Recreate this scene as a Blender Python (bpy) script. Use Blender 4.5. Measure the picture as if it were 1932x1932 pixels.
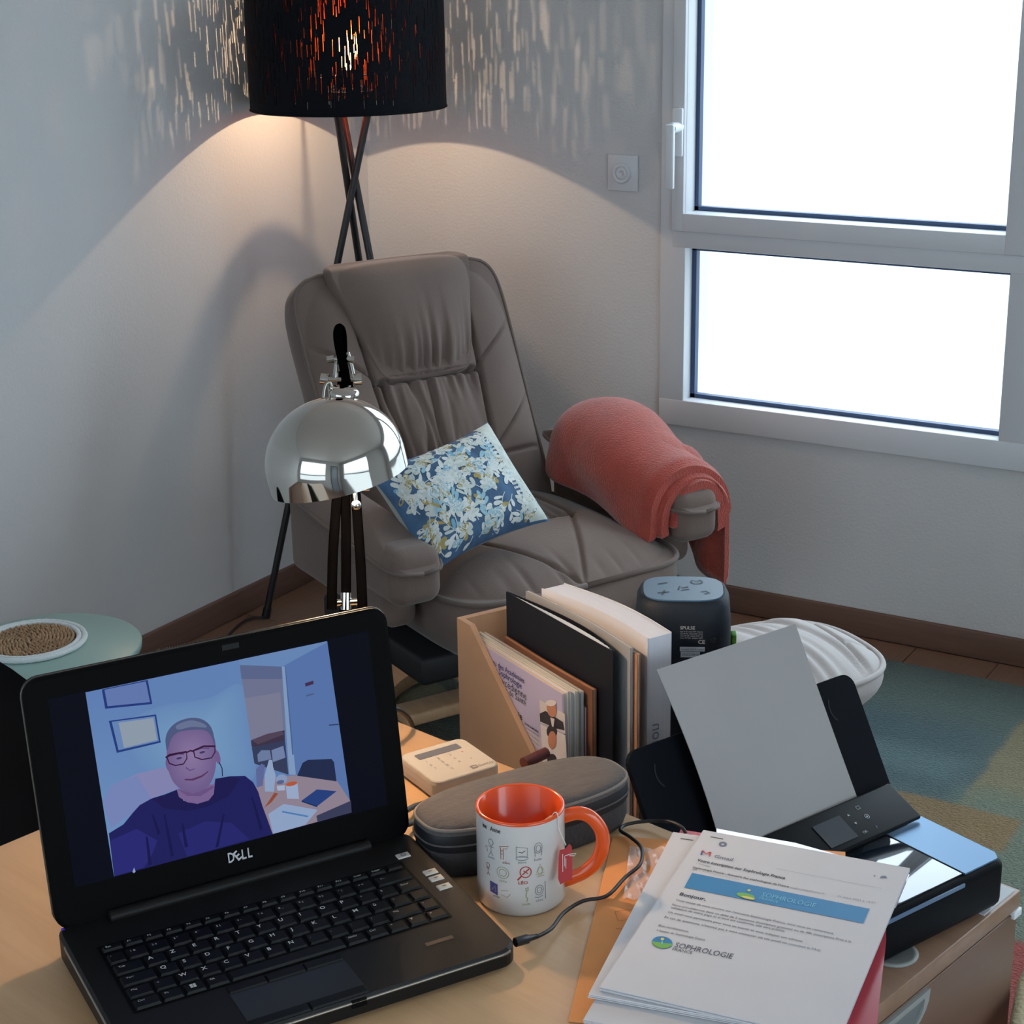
import bpy, bmesh, math, random
import numpy as np
from mathutils import Vector, Matrix

for o in list(bpy.data.objects):
    bpy.data.objects.remove(o, do_unlink=True)
SC = bpy.context.scene
COL = SC.collection
R = math.radians

# ---------------------------------------------------------------- camera
YAW, PITCH, ROLL, FPX = R(-31.629), R(17.983), R(0.9875), 3251.66
CAM = np.array([0.0, 0.0, 1.56])
_f = np.array([math.sin(YAW)*math.cos(PITCH), math.cos(YAW)*math.cos(PITCH), -math.sin(PITCH)])
_r = np.array([math.cos(YAW), -math.sin(YAW), 0.0])
_d = np.cross(_f, _r)
_rr = math.cos(ROLL)*_r + math.sin(ROLL)*_d
_dd = -math.sin(ROLL)*_r + math.cos(ROLL)*_d
cam_data = bpy.data.cameras.new('camera')
cam = bpy.data.objects.new('camera', cam_data)
COL.objects.link(cam)
cam.matrix_world = Matrix(((_rr[0], -_dd[0], -_f[0], CAM[0]), (_rr[1], -_dd[1], -_f[1], CAM[1]),
                           (_rr[2], -_dd[2], -_f[2], CAM[2]), (0, 0, 0, 1)))
cam_data.sensor_width = 36.0
cam_data.lens = 36.0*FPX/1932.0
cam_data.clip_start = 0.05
SC.camera = cam

# ---------------------------------------------------------------- world, exposure
SKY = 8.0            # zenith radiance of the overcast sky
world = bpy.data.worlds.new('overcast_sky')
SC.world = world
world.use_nodes = True
_bg = world.node_tree.nodes['Background']
_bg.inputs[0].default_value = (0.77, 0.92, 1.0, 1)
_wn, _wl = world.node_tree.nodes, world.node_tree.links
_tc = _wn.new('ShaderNodeTexCoord'); _sx = _wn.new('ShaderNodeSeparateXYZ'); _wl.new(_tc.outputs['Generated'], _sx.inputs[0])
_rp = _wn.new('ShaderNodeValToRGB'); _mr = _wn.new('ShaderNodeMapRange')
_mr.inputs[1].default_value = -1.0; _mr.inputs[2].default_value = 1.0
_wl.new(_sx.outputs[2], _mr.inputs[0]); _wl.new(_mr.outputs[0], _rp.inputs[0])
# overcast sky: three times brighter overhead than at the horizon, pale ground below
_e = _rp.color_ramp.elements
_e[0].position = 0.0; _e[0].color = (0.26, 0.26, 0.26, 1)
_e[1].position = 1.0; _e[1].color = (1.0, 1.0, 1.0, 1)
_a = _e.new(0.495); _a.color = (0.26, 0.26, 0.26, 1)
_a = _e.new(0.51); _a.color = (0.36, 0.36, 0.36, 1)
_sc = _wn.new('ShaderNodeMath'); _sc.operation = 'MULTIPLY'; _sc.inputs[1].default_value = SKY
_wl.new(_rp.outputs[0], _sc.inputs[0]); _wl.new(_sc.outputs[0], _bg.inputs[1])
SC.view_settings.view_transform = 'Standard'
SC.view_settings.look = 'None'
SC.view_settings.exposure = 0.0
SC.view_settings.gamma = 1.0
SC.view_settings.use_curve_mapping = False
FLOOR_LAMP_W = 6.6
DESK_LAMP_W = 4.2
WARM = (1.0, 0.70, 0.44)

def ray(x, y):
    return _rr*((x-966)/FPX) + _dd*((y-966)/FPX) + _f
def at(x, y, z):
    d = ray(x, y); t = (z-CAM[2])/d[2]
    return CAM + t*d
def dep(x, y, t):
    return CAM + ray(x, y)*t
def onpl(x, y, P0, n):
    d = ray(x, y)
    return CAM + d*(np.dot(np.array(P0)-CAM, n)/np.dot(d, n))

# ---------------------------------------------------------------- materials
def lin(c):
    return tuple(((v/255.0)/12.92 if v/255.0 <= 0.04045 else ((v/255.0+0.055)/1.055)**2.4) for v in c)
_mats = {}
def mat(name, col, rough=0.5, metal=0.0, bump=None, var=None, grain=None, emit=None, alpha=None,
        coat=0.0, sheen=0.0, spec=None, trans=None):
    """col sRGB 0-255.  var=(scale,amount) brightness mottling, grain=(axis scale tuple, col2, amount), bump=(scale,strength)"""
    if name in _mats:
        return _mats[name]
    m = bpy.data.materials.new(name); m.use_nodes = True
    nt = m.node_tree; N = nt.nodes; L = nt.links
    b = N['Principled BSDF']
    c = lin(col)+(1,)
    b.inputs['Base Color'].default_value = c
    b.inputs['Roughness'].default_value = rough
    b.inputs['Metallic'].default_value = metal
    if spec is not None: b.inputs['Specular IOR Level'].default_value = spec
    if coat: b.inputs['Coat Weight'].default_value = coat; b.inputs['Coat Roughness'].default_value = 0.05
    if sheen: b.inputs['Sheen Weight'].default_value = sheen; b.inputs['Sheen Roughness'].default_value = 0.4
    tc = None
    def coords():
        nonlocal tc
        if tc is None: tc = N.new('ShaderNodeTexCoord')
        return tc.outputs['Object']
    last = None
    if grain:
        sc, c2, am = grain
        mp = N.new('ShaderNodeMapping'); mp.inputs['Scale'].default_value = sc
        L.new(coords(), mp.inputs['Vector'])
        nz = N.new('ShaderNodeTexNoise'); nz.inputs['Scale'].default_value = 1.0
        nz.inputs['Detail'].default_value = 8; nz.inputs['Roughness'].default_value = 0.65
        nz.inputs['Distortion'].default_value = 0.6
        L.new(mp.outputs[0], nz.inputs['Vector'])
        rp = N.new('ShaderNodeValToRGB')
        rp.color_ramp.elements[0].position = 0.32; rp.color_ramp.elements[0].color = lin(c2)+(1,)
        rp.color_ramp.elements[1].position = 0.66; rp.color_ramp.elements[1].color = c
        L.new(nz.outputs[0], rp.inputs[0])
        mx = N.new('ShaderNodeMixRGB'); mx.inputs[0].default_value = am
        mx.inputs[1].default_value = c; L.new(rp.outputs[0], mx.inputs[2])
        last = mx.outputs[0]
    if var:
        nz = N.new('ShaderNodeTexNoise'); nz.inputs['Scale'].default_value = var[0]
        nz.inputs['Detail'].default_value = 5; L.new(coords(), nz.inputs['Vector'])
        mr = N.new('ShaderNodeMapRange'); mr.inputs[1].default_value = 0.3; mr.inputs[2].default_value = 0.7
        mr.inputs[3].default_value = 1-var[1]; mr.inputs[4].default_value = 1+var[1]
        L.new(nz.outputs[0], mr.inputs[0])
        mx = N.new('ShaderNodeVectorMath'); mx.operation = 'SCALE'
        if last is not None: L.new(last, mx.inputs[0])
        else: mx.inputs[0].default_value = c[:3]
        L.new(mr.outputs[0], mx.inputs['Scale']); last = mx.outputs[0]
    if last is not None: L.new(last, b.inputs['Base Color'])
    if bump:
        nz = N.new('ShaderNodeTexNoise'); nz.inputs['Scale'].default_value = bump[0]
        nz.inputs['Detail'].default_value = 4; L.new(coords(), nz.inputs['Vector'])
        bp = N.new('ShaderNodeBump'); bp.inputs['Strength'].default_value = bump[1]
        bp.inputs['Distance'].default_value = 0.01
        L.new(nz.outputs[0], bp.inputs['Height']); L.new(bp.outputs[0], b.inputs['Normal'])
    if emit:
        b.inputs['Emission Color'].default_value = lin(emit[0])+(1,)
        b.inputs['Emission Strength'].default_value = emit[1]
    if alpha is not None:
        b.inputs['Alpha'].default_value = alpha
    if trans is not None:
        b.inputs['Transmission Weight'].default_value = trans
    _mats[name] = m
    return m

def glass_mat(name, tint=(1, 1, 1), refl=0.06):
    if name in _mats: return _mats[name]
    m = bpy.data.materials.new(name); m.use_nodes = True
    nt = m.node_tree; N = nt.nodes; L = nt.links
    N.remove(N['Principled BSDF'])
    t = N.new('ShaderNodeBsdfTransparent'); t.inputs[0].default_value = tuple(tint)+(1,)
    g = N.new('ShaderNodeBsdfGlossy'); g.inputs['Roughness'].default_value = 0.02
    mx = N.new('ShaderNodeMixShader'); mx.inputs[0].default_value = refl
    L.new(t.outputs[0], mx.inputs[1]); L.new(g.outputs[0], mx.inputs[2])
    L.new(mx.outputs[0], N['Material Output'].inputs[0])
    _mats[name] = m
    return m

def emis(name, col, s=1.0):
    if name in _mats: return _mats[name]
    m = bpy.data.materials.new(name); m.use_nodes = True
    nt = m.node_tree; N = nt.nodes
    N.remove(N['Principled BSDF'])
    e = N.new('ShaderNodeEmission'); e.inputs[0].default_value = lin(col)+(1,); e.inputs[1].default_value = s
    nt.links.new(e.outputs[0], N['Material Output'].inputs[0])
    _mats[name] = m
    return m

# ---------------------------------------------------------------- mesh builder
class MB:
    def __init__(s): s.v = []; s.f = []; s.m = []; s.s = []
    def add(s, vs, fs, mi=0, smooth=False, M=None):
        o = len(s.v)
        if M is not None: vs = [M @ Vector(p) for p in vs]
        s.v += [tuple(p) for p in vs]
        for k, f in enumerate(fs):
            s.f.append(tuple(i+o for i in f))
            s.m.append(mi if not isinstance(mi, (list, tuple)) else mi[k]); s.s.append(smooth)
        return s
    def box(s, x0, x1, y0, y1, z0, z1, mi=0, bev=0.0, M=None, seg=2):
        if bev <= 0:
            v = [(x, y, z) for x in (x0, x1) for y in (y0, y1) for z in (z0, z1)]
            f = [(0, 1, 3, 2), (4, 6, 7, 5), (0, 4, 5, 1), (2, 3, 7, 6), (0, 2, 6, 4), (1, 5, 7, 3)]
            return s.add(v, f, mi, False, M)
        bm = bmesh.new()
        bmesh.ops.create_cube(bm, size=1.0)
        for q in bm.verts:
            q.co = Vector(((x0+x1)/2+q.co.x*(x1-x0), (y0+y1)/2+q.co.y*(y1-y0), (z0+z1)/2+q.co.z*(z1-z0)))
        bmesh.ops.bevel(bm, geom=list(bm.edges), offset=bev, segments=seg, affect='EDGES', profile=0.5)
        bm.verts.index_update()
        s.add([q.co.copy() for q in bm.verts], [[q.index for q in f.verts] for f in bm.faces], mi, True, M)
        bm.free()
        return s
    def cyl(s, p0, p1, r0, r1=None, n=16, mi=0, cap=True, M=None):
        if r1 is None: r1 = r0
        p0 = Vector(p0); p1 = Vector(p1); ax = (p1-p0).normalized()
        a = ax.orthogonal().normalized(); b = ax.cross(a)
        v = []
        for p, r in ((p0, r0), (p1, r1)):
            for i in range(n):
                t = 2*math.pi*i/n
                v.append(p+a*(r*math.cos(t))+b*(r*math.sin(t)))
        f = [(i, (i+1) % n, n+(i+1) % n, n+i) for i in range(n)]
        s.add(v, f, mi, True, M)
        if cap:
            s.add(v[:n], [tuple(range(n-1, -1, -1))], mi, False, M)
            s.add(v[n:], [tuple(range(n))], mi, False, M)
        return s
    def tube(s, pts, r, n=8, mi=0, closed=False, flat=1.0, M=None, up=None):
        P = [Vector(p) for p in pts]; k = len(P)
        rs = r if isinstance(r, (list, tuple)) else [r]*k
        v = []; a = None
        for i in range(k):
            if closed: t = (P[(i+1) % k]-P[i-1])
            else: t = P[min(i+1, k-1)]-P[max(i-1, 0)]
            t.normalize()
            if a is None:
                a = (Vector(up)-t*Vector(up).dot(t)).normalized() if up is not None else t.orthogonal().normalized()
            else:
                a = (a-t*a.dot(t))
                a = a.normalized() if a.length > 1e-6 else t.orthogonal().normalized()
            b = t.cross(a)
            for j in range(n):
                q = 2*math.pi*j/n
                v.append(P[i]+a*(rs[i]*math.cos(q)*flat)+b*(rs[i]*math.sin(q)))
        f = []
        for i in range(k if closed else k-1):
            for j in range(n):
                i2 = (i+1) % k
                f.append((i*n+j, i*n+(j+1) % n, i2*n+(j+1) % n, i2*n+j))
        s.add(v, f, mi, True, M)
        if not closed:
            s.add(v[:n], [tuple(range(n-1, -1, -1))], mi, False, M)
            s.add(v[-n:], [tuple(range(n))], mi, False, M)
        return s
    def lathe(s, prof, n=32, mi=0, M=None, smooth=True):
        v = []; k = len(prof)
        for (r, z) in prof:
            for j in range(n):
                q = 2*math.pi*j/n
                v.append((r*math.cos(q), r*math.sin(q), z))
        f = []
        for i in range(k-1):
            for j in range(n):
                f.append((i*n+j, i*n+(j+1) % n, (i+1)*n+(j+1) % n, (i+1)*n+j))
        return s.add(v, f, mi, smooth, M)
    def prism(s, poly, z0, z1, mi=0, M=None, smooth=False):
        n = len(poly)
        v = [(p[0], p[1], z0) for p in poly]+[(p[0], p[1], z1) for p in poly]
        f = [tuple(range(n-1, -1, -1)), tuple(range(n, 2*n))]
        f += [(i, (i+1) % n, n+(i+1) % n, n+i) for i in range(n)]
        return s.add(v, f, mi, smooth, M)
    def grid(s, fn, nu, nv, mi=0, smooth=True, cu=False, cv=False, skip=None, M=None):
        """fn(i/nu, j/nv); cu/cv closed"""
        a = nu if cu else nu+1; b = nv if cv else nv+1
        v = [fn(i/nu, j/nv) for i in range(a) for j in range(b)]
        f = []
        for i in range(nu):
            for j in range(nv):
                if skip and skip(i, j): continue
                i2 = (i+1) % a; j2 = (j+1) % b
                f.append((i*b+j, i2*b+j, i2*b+j2, i*b+j2))
        return s.add(v, f, mi, smooth, M)
    def pad(s, out, top, zb, nphi=120, nr=24, mi=0, inset=0.94, nside=5, M=None, bot=None):
        """cushion: out(phi)->(x,y) outline; top(x,y,r)->z ; bottom at zb"""
        v = [(0, 0, top(0, 0, 0))]; f = []
        rings = []
        for k in range(1, nr+1):
            r = (k/nr)**0.9; ring = []
            for j in range(nphi):
                x, y = out(2*math.pi*j/nphi); x *= r; y *= r
                ring.append(len(v)); v.append((x, y, top(x, y, r)))
            rings.append(ring)
        edge = [v[i] for i in rings[-1]]
        for k in range(1, nside+1):
            t = k/nside; ring = []
            for (x, y, z) in edge:
                bul = 1+0.035*math.sin(math.pi*t)
                sc = (1-(1-inset)*t*t)*bul
                ring.append(len(v)); v.append((x*sc, y*sc, z+(zb-z)*t))
            rings.append(ring)
        for j in range(nphi): f.append((0, rings[0][j], rings[0][(j+1) % nphi]))
        for a, b in zip(rings[:-1], rings[1:]):
            for j in range(nphi):
                j2 = (j+1) % nphi
                f.append((a[j], b[j], b[j2], a[j2]))
        f.append(tuple(reversed(rings[-1])))
        return s.add(v, f, mi, True, M)
    def pad2(s, hw, y0, y1, top, zb, nu=120, nv=120, mi=0, M=None, nside=5, bul=0.03, inset=0.96):
        """rectangular-grid cushion: half width hw(v), v in -1..1; top(x,y,e)->z, e=0 centre..1 edge"""
        ym, yh = (y0+y1)/2, (y1-y0)/2
        def pt(u, v):
            a = 2*u-1; b = 2*v-1
            b2 = math.sin(b*math.pi/2) if abs(b) > 0.0 else 0.0
            b = 0.55*b+0.45*b2
            x = a*hw(b); yv = ym+yh*b
            return (x, yv, top(x, yv, min(1.0, (abs(a)**4+abs(b)**4)**0.25)))
        V = [[pt(i/nu, j/nv) for j in range(nv+1)] for i in range(nu+1)]
        v = [p for c in V for p in c]; w = nv+1
        f = [(i*w+j, (i+1)*w+j, (i+1)*w+j+1, i*w+j+1) for i in range(nu) for j in range(nv)]
        loop = [i*w for i in range(nu+1)]+[nu*w+j for j in range(1, nv+1)]+[i*w+nv for i in range(nu-1, -1, -1)]+[j for j in range(nv-1, 0, -1)]
        prev = loop; base = [v[i] for i in loop]; n = len(loop)
        for k in range(1, nside+1):
            t = k/nside; ring = []
            sc = (1-(1-inset)*t*t)*(1+bul*math.sin(math.pi*t))
            for (x, yv, z) in base:
                ring.append(len(v)); v.append((x*sc, ym+(yv-ym)*sc, z+(zb-z)*t))
            f += [(prev[i], ring[i], ring[(i+1) % n], prev[(i+1) % n]) for i in range(n)]
            prev = ring
        f.append(tuple(reversed(prev)))
        s.add(v, f, mi, True, M)
        s.loop = base
        return s
    def build(s, name, mats, parent=None, recalc=False):
        me = bpy.data.meshes.new(name)
        me.from_pydata(s.v, [], s.f)
        if not isinstance(mats, (list, tuple)): mats = [mats]
        for m in mats: me.materials.append(m)
        me.polygons.foreach_set('material_index', s.m)
        me.polygons.foreach_set('use_smooth', s.s)
        if recalc:
            bm = bmesh.new(); bm.from_mesh(me)
            bmesh.ops.recalc_face_normals(bm, faces=bm.faces); bm.to_mesh(me); bm.free()
        me.update()
        o = bpy.data.objects.new(name, me); COL.objects.link(o)
        if parent is not None: o.parent = parent
        return o

def tag(o, label=None, cat=None, group=None, kind=None):
    if label: o['label'] = label
    if cat: o['category'] = cat
    if group: o['group'] = group
    if kind: o['kind'] = kind
    return o
def thing(name, label, cat, loc=(0, 0, 0), rz=0.0, group=None, kind=None):
    o = bpy.data.objects.new(name, None); COL.objects.link(o)
    o.empty_display_size = 0.05
    o.location = tuple(float(x) for x in loc); o.rotation_euler = (0, 0, rz)
    return tag(o, label, cat, group, kind)
def place(o, loc, rz=0.0, rx=0.0, ry=0.0):
    o.location = tuple(float(x) for x in loc); o.rotation_euler = (rx, ry, rz); return o

class Frame:
    """local frame of a thing standing upright: pixel/world -> local"""
    def __init__(s, loc, rz):
        s.o = np.array(loc, float); s.c, s.s = math.cos(rz), math.sin(rz)
    def l(s, P):
        q = np.array(P, float)-s.o
        return (q[0]*s.c+q[1]*s.s, -q[0]*s.s+q[1]*s.c, q[2])
    def w(s, x, y, z):
        return s.o+np.array([x*s.c-y*s.s, x*s.s+y*s.c, z])

_txt = {}
def text_geo(body, bold=False):
    """unit-height text as 2D verts + faces, left aligned; returns verts, faces, width"""
    if (body, bold) in _txt: return _txt[(body, bold)]
    cu = bpy.data.curves.new('t', 'FONT'); cu.body = body; cu.size = 1.0
    cu.resolution_u = 2; cu.fill_mode = 'FRONT'
    if bold: cu.offset = 0.018
    ob = bpy.data.objects.new('t', cu)
    me = bpy.data.meshes.new_from_object(ob)
    v = [(p.co.x, p.co.y) for p in me.vertices]; f = [tuple(p.vertices) for p in me.polygons]
    bpy.data.objects.remove(ob); bpy.data.curves.remove(cu); bpy.data.meshes.remove(me)
    w = max((p[0] for p in v), default=1.0)
    _txt[(body, bold)] = (v, f, w)
    return _txt[(body, bold)]
def put_text(mb, body, p0, p1=None, size=None, fn=None, mi=0, bold=False, shear=0.0):
    """text along p0->p1 in 2D; fn maps (x,y)->3D"""
    v, f, w = text_geo(body, bold)
    if p1 is not None:
        dx, dy = p1[0]-p0[0], p1[1]-p0[1]; ln = math.hypot(dx, dy); k = ln/w
        ux, uy = dx/ln, dy/ln
    else: k = size; ux, uy = 1.0, 0.0
    ky = k if size is None else size
    pts = [(p0[0]+ux*(x*k+shear*y*ky)-uy*y*ky, p0[1]+uy*(x*k+shear*y*ky)+ux*y*ky) for x, y in v]
    mb.add([fn(*q) for q in pts], f, mi, False)
def poly(mb, pts, fn, mi=0):
    mb.add([fn(*q) for q in pts], [tuple(range(len(pts)))], mi, False)
def ell(cx, cy, rx, ry, n=20, rot=0.0, a0=0, a1=2*math.pi):
    full = abs(a1-a0-2*math.pi) < 1e-6
    out = []
    for i in range(n if full else n+1):
        t = a0+(a1-a0)*i/n
        x, y = rx*math.cos(t), ry*math.sin(t)
        out.append((cx+x*math.cos(rot)-y*math.sin(rot), cy+x*math.sin(rot)+y*math.cos(rot)))
    return out
def stroke(mb, pts, w, fn, mi=0, closed=False):
    k = len(pts); L_, R_ = [], []
    for i in range(k):
        a = pts[(i-1) % k] if closed else pts[max(i-1, 0)]
        b = pts[(i+1) % k] if closed else pts[min(i+1, k-1)]
        dx, dy = b[0]-a[0], b[1]-a[1]; ln = math.hypot(dx, dy) or 1.0
        nx, ny = -dy/ln*w/2, dx/ln*w/2
        L_.append((pts[i][0]+nx, pts[i][1]+ny)); R_.append((pts[i][0]-nx, pts[i][1]-ny))
    v = [fn(*q) for q in L_]+[fn(*q) for q in R_]
    f = [(i, k+i, k+(i+1) % k, (i+1) % k) for i in range(k if closed else k-1)]
    mb.add(v, f, mi, False)
def smooth_path(pts, n=8):
    """catmull-rom"""
    P = [np.array(p, float) for p in pts]; out = []
    for i in range(len(P)-1):
        p0 = P[max(i-1, 0)]; p1 = P[i]; p2 = P[i+1]; p3 = P[min(i+2, len(P)-1)]
        for k in range(n):
            t = k/n
            out.append(0.5*((2*p1)+(p2-p0)*t+(2*p0-5*p1+4*p2-p3)*t*t+(-p0+3*p1-3*p2+p3)*t**3))
    out.append(P[-1])
    return [tuple(q) for q in out]
def hermite(t): t = min(max(t, 0.0), 1.0); return t*t*(3-2*t)
def gau(x, s): return math.exp(-(x/s)**2)
def superell(a, b, n):
    def fn(p):
        c, s = math.cos(p), math.sin(p)
        r = (abs(c)**n+abs(s)**n)**(-1.0/n)
        return (a*r*c, b*r*s)
    return fn
RNG = random.Random(7)
def glow_glass(name, col, s):
    m = bpy.data.materials.new(name); m.use_nodes = True
    nt = m.node_tree; N = nt.nodes; N.remove(N['Principled BSDF'])
    e = N.new('ShaderNodeEmission'); e.inputs[0].default_value = lin(col)+(1,); e.inputs[1].default_value = s
    t = N.new('ShaderNodeBsdfTransparent'); a = N.new('ShaderNodeAddShader')
    nt.links.new(e.outputs[0], a.inputs[0]); nt.links.new(t.outputs[0], a.inputs[1])
    nt.links.new(a.outputs[0], N['Material Output'].inputs[0])
    return m
# ================================================================ ROOM
XL, YW, XR, YB, ZC = -2.69, 3.68, 2.3, -2.2, 2.62
m_wall = mat('white_wall_paint', (206, 207, 208), 0.9, bump=(160, 0.16))
m_ceil = mat('ceiling_paint', (222, 221, 219), 0.95)
m_base = mat('brown_baseboard_wood', (116, 88, 76), 0.5, grain=((3, 3, 60), (92, 66, 55), 0.7))
m_floor = mat('laminate_floor', (130, 100, 82), 0.42, grain=((40, 2.5, 10), (100, 74, 60), 0.6))
m_frame = mat('window_frame_white', (214, 217, 221), 0.4)
m_seal = mat('window_gasket_blue_grey', (52, 74, 108), 0.5)
m_pane = glass_mat('window_glass', (0.97, 0.98, 1.0), 0.05)

def slab(name, x0, x1, y0, y1, z0, z1, m, kind='structure', parent=None):
    o = MB().box(x0, x1, y0, y1, z0, z1).build(name, m, parent)
    return tag(o, kind=kind) if parent is None else o

fl = slab('floor', XL-0.15, XR+0.15, YB-0.15, YW+0.15, -0.12, -0.004, m_floor)
tag(fl, 'brown wood laminate floor of the room', 'floor')
# planks, laid towards the window wall
PW = 0.192
base_plank = None
xk = XL; col = 0
while xk < 0.9:
    w = PW
    y = 0.9-RNG.random()*1.2
    while y < YW-0.012:
        y1 = min(y+1.28, YW-0.012)
        if y1 > 1.2:
            if base_plank is None:
                base_plank = MB().box(0, 1, 0, 1, 0, 1).build('plank', m_floor, fl)
                p = base_plank
            else:
                p = base_plank.copy(); COL.objects.link(p); p.parent = fl
            p.location = (xk+0.0012, y, -0.004); p.scale = (w-0.0024, y1-y-0.0024, 0.004)
        y = y1
    xk += w; col += 1
tag(slab('ceiling', XL-0.15, XR+0.15, YB-0.15, YW+0.15, ZC, ZC+0.12, m_ceil), 'white ceiling of the room', 'ceiling')
tag(slab('wall_left', XL-0.15, XL, YB-0.15, YW+0.15, 0, ZC, m_wall), 'white rendered wall behind the floor lamp', 'wall')

# window openings: (x0,x1,z0,z1)
WIN = [(-1.812, -0.945, 0.472, 2.42), (-0.905, 1.6, 0.472, 2.42)]
def wall_with_holes(name, a0, a1, holes, axis, c0, c1, label):
    mb = MB(); a = a0
    def bx(p0, p1, z0, z1):
        if axis == 'x': mb.box(p0, p1, c0, c1, z0, z1)
        else: mb.box(c0, c1, p0, p1, z0, z1)
    for (h0, h1, z0, z1) in sorted(holes):
        bx(a, h0, 0, ZC); bx(h0, h1, 0, z0); bx(h0, h1, z1, ZC); a = h1
    bx(a, a1, 0, ZC)
    return tag(mb.build(name, m_wall), label, 'wall', kind='structure')
wall_with_holes('wall_window', XL, XR+0.15, WIN, 'x', YW, YW+0.22, 'white wall around the tall two-pane window')
WINR = [(-1.6, 1.4, 0.35, 2.40)]
WINB = [(-2.45, 0.35, 0.35, 2.40)]
wall_with_holes('wall_right', YB, YW, WINR, 'y', XR, XR+0.22, 'white wall on the right side of the room')
wall_with_holes('wall_back', XL, XR, WINB, 'x', YB-0.15, YB, 'white wall behind the photographer')

def baseboard(name, x0, x1, y0, y1, label):
    mb = MB().box(x0, x1, y0, y1, 0, 0.066, bev=0.003)
    return tag(mb.build(name, m_base), label, 'baseboard', kind='structure')
baseboard('baseboard_left', XL, XL+0.013, YB, YW-0.013, 'brown wooden baseboard along the wall behind the floor lamp')
baseboard('baseboard_window', XL, XR, YW-0.013, YW, 'brown wooden baseboard under the window')

def window(name, label, H, axis='x', c=YW, flip=1, handle=True):
    """tall window: fixed lower light, sash above. built in local coords: X along wall, Y outwards, Z up"""
    x0, x1, z0, z1 = H
    root = thing(name, label, 'window', (0, 0, 0), 0.0, kind='structure')
    if axis == 'y':
        root.location = (c, 0, 0); root.rotation_euler = (0, 0, R(-90))
        x0, x1 = -H[1], -H[0]
    elif axis == 'back':
        root.location = (0, c, 0); root.rotation_euler = (0, 0, R(180))
        x0, x1 = -H[1], -H[0]
    else:
        root.location = (0, c, 0)
    pr = -0.014                                   # proud of the wall
    zt = 0.932                                    # transom
    mb = MB()
    o = 0.02
    mb.box(x0-o, x0+0.045, pr, 0.075, z0-o+0.006, z1+o, bev=0.002)
    mb.box(x1-0.055, x1+o, pr, 0.075, z0-o+0.006, z1+o, bev=0.002)
    mb.box(x0-o, x1+o, pr-0.0006, 0.075, z0-o+0.006, z0+0.050, bev=0.002)
    mb.box(x0-o, x1+o, pr-0.0006, 0.075, z1-0.045, z1+o, bev=0.002)
    mb.box(x0+0.012, x1-0.012, pr-0.001, 0.075, zt-0.040, zt+0.012, bev=0.002)
    mb.build('outer_frame', m_frame, root)
    # sash
    s0, s1, sb, st = x0+0.014, x1-0.018, zt, z1-0.03
    mb = MB(); q = -0.026
    gx0, gx1, gb, gt = x0+0.044, x1-0.068, 0.974, z1-0.09
    mb.box(s0, gx0, q, 0.05, sb, st, bev=0.002); mb.box(gx1, s1, q, 0.05, sb, st, bev=0.002)
    mb.box(gx0-0.001, gx1+0.001, q, 0.05, sb, gb, bev=0.002); mb.box(gx0-0.001, gx1+0.001, q, 0.05, gt, st, bev=0.002)
    sash = mb.build('sash', m_frame, root)
    # gaskets (dark lines by the glass)
    lx0, lx1, lb, lt = x0+0.0455, x1-0.055, z0+0.050, zt-0.040
    for (a0, a1, b0, b1, yy) in ((gx0, gx1, gb, gt, 0.034), (lx0, lx1, lb, lt, 0.026)):
        mb = MB(); k = 0.011
        mb.box(a0-0.002, a0+k, yy, yy+0.018, b0, b1); mb.box(a1-k, a1+0.002, yy, yy+0.018, b0, b1)
        mb.box(a0, a1, yy, yy+0.018, b0-0.002, b0+k*0.9); mb.box(a0, a1, yy, yy+0.018, b1-k, b1+0.002)
        mb.build('gasket', m_seal, root)
        MB().box(a0, a1, yy+0.008, yy+0.012, b0, b1).build('pane', m_pane, root)
    if handle:
        m_h = mat('handle_white', (222, 226, 230), 0.3)
        hx = gx0-0.013; hz = 1.16
        pl = MB().box(hx-0.014, hx+0.012, q-0.010, q, hz-0.055, hz+0.055, bev=0.003).build('handle_plate', m_h, sash)
        mb = MB().cyl((hx, q, hz+0.012), (hx, q-0.042, hz+0.012), 0.0125, n=20)
        mb.box(hx-0.011, hx+0.011, q-0.053, q-0.040, hz-0.125, hz+0.022, bev=0.004)
        mb.build('handle', m_h, sash)
    return root
window('window_1', 'tall white-framed window with fixed lower pane beside the armchair', WIN[0])
window('window_2', 'white-framed window further right, outside the photograph', WIN[1], handle=False)
window('added_window_3', 'wide white-framed window added unseen in the right-hand wall for daylight', WINR[0], axis='y', c=XR, handle=False)  # added unseen opening, sized to bring daylight in from the right
window('added_window_4', 'wide white-framed window added unseen behind the camera for daylight', WINB[0], axis='back', c=YB, handle=False)  # added unseen opening, softens the armchair's shadow on the left wall
# door behind the camera
d1 = thing('door_1', 'pale door in the wall behind the photographer', 'door', (1.4, YB, 0), kind='structure')
MB().box(-0.42, 0.42, 0, 0.03, 0, 2.05, bev=0.003).build('door_leaf', mat('door_paint', (150, 160, 172), 0.4), d1)
mb = MB()
mb.box(-0.48, -0.42, 0, 0.045, 0, 2.11); mb.box(0.42, 0.48, 0, 0.045, 0, 2.11); mb.box(-0.42, 0.42, 0, 0.045, 2.05, 2.11)
mb.build('door_frame', mat('door_frame_dark', (70, 66, 64), 0.5), d1)
MB().tube([(0.34, 0.03, 1.02), (0.34, 0.08, 1.02), (0.22, 0.08, 1.02)], 0.009).build('door_handle', mat('steel', (190, 190, 190), 0.25, 1.0), d1)

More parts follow.
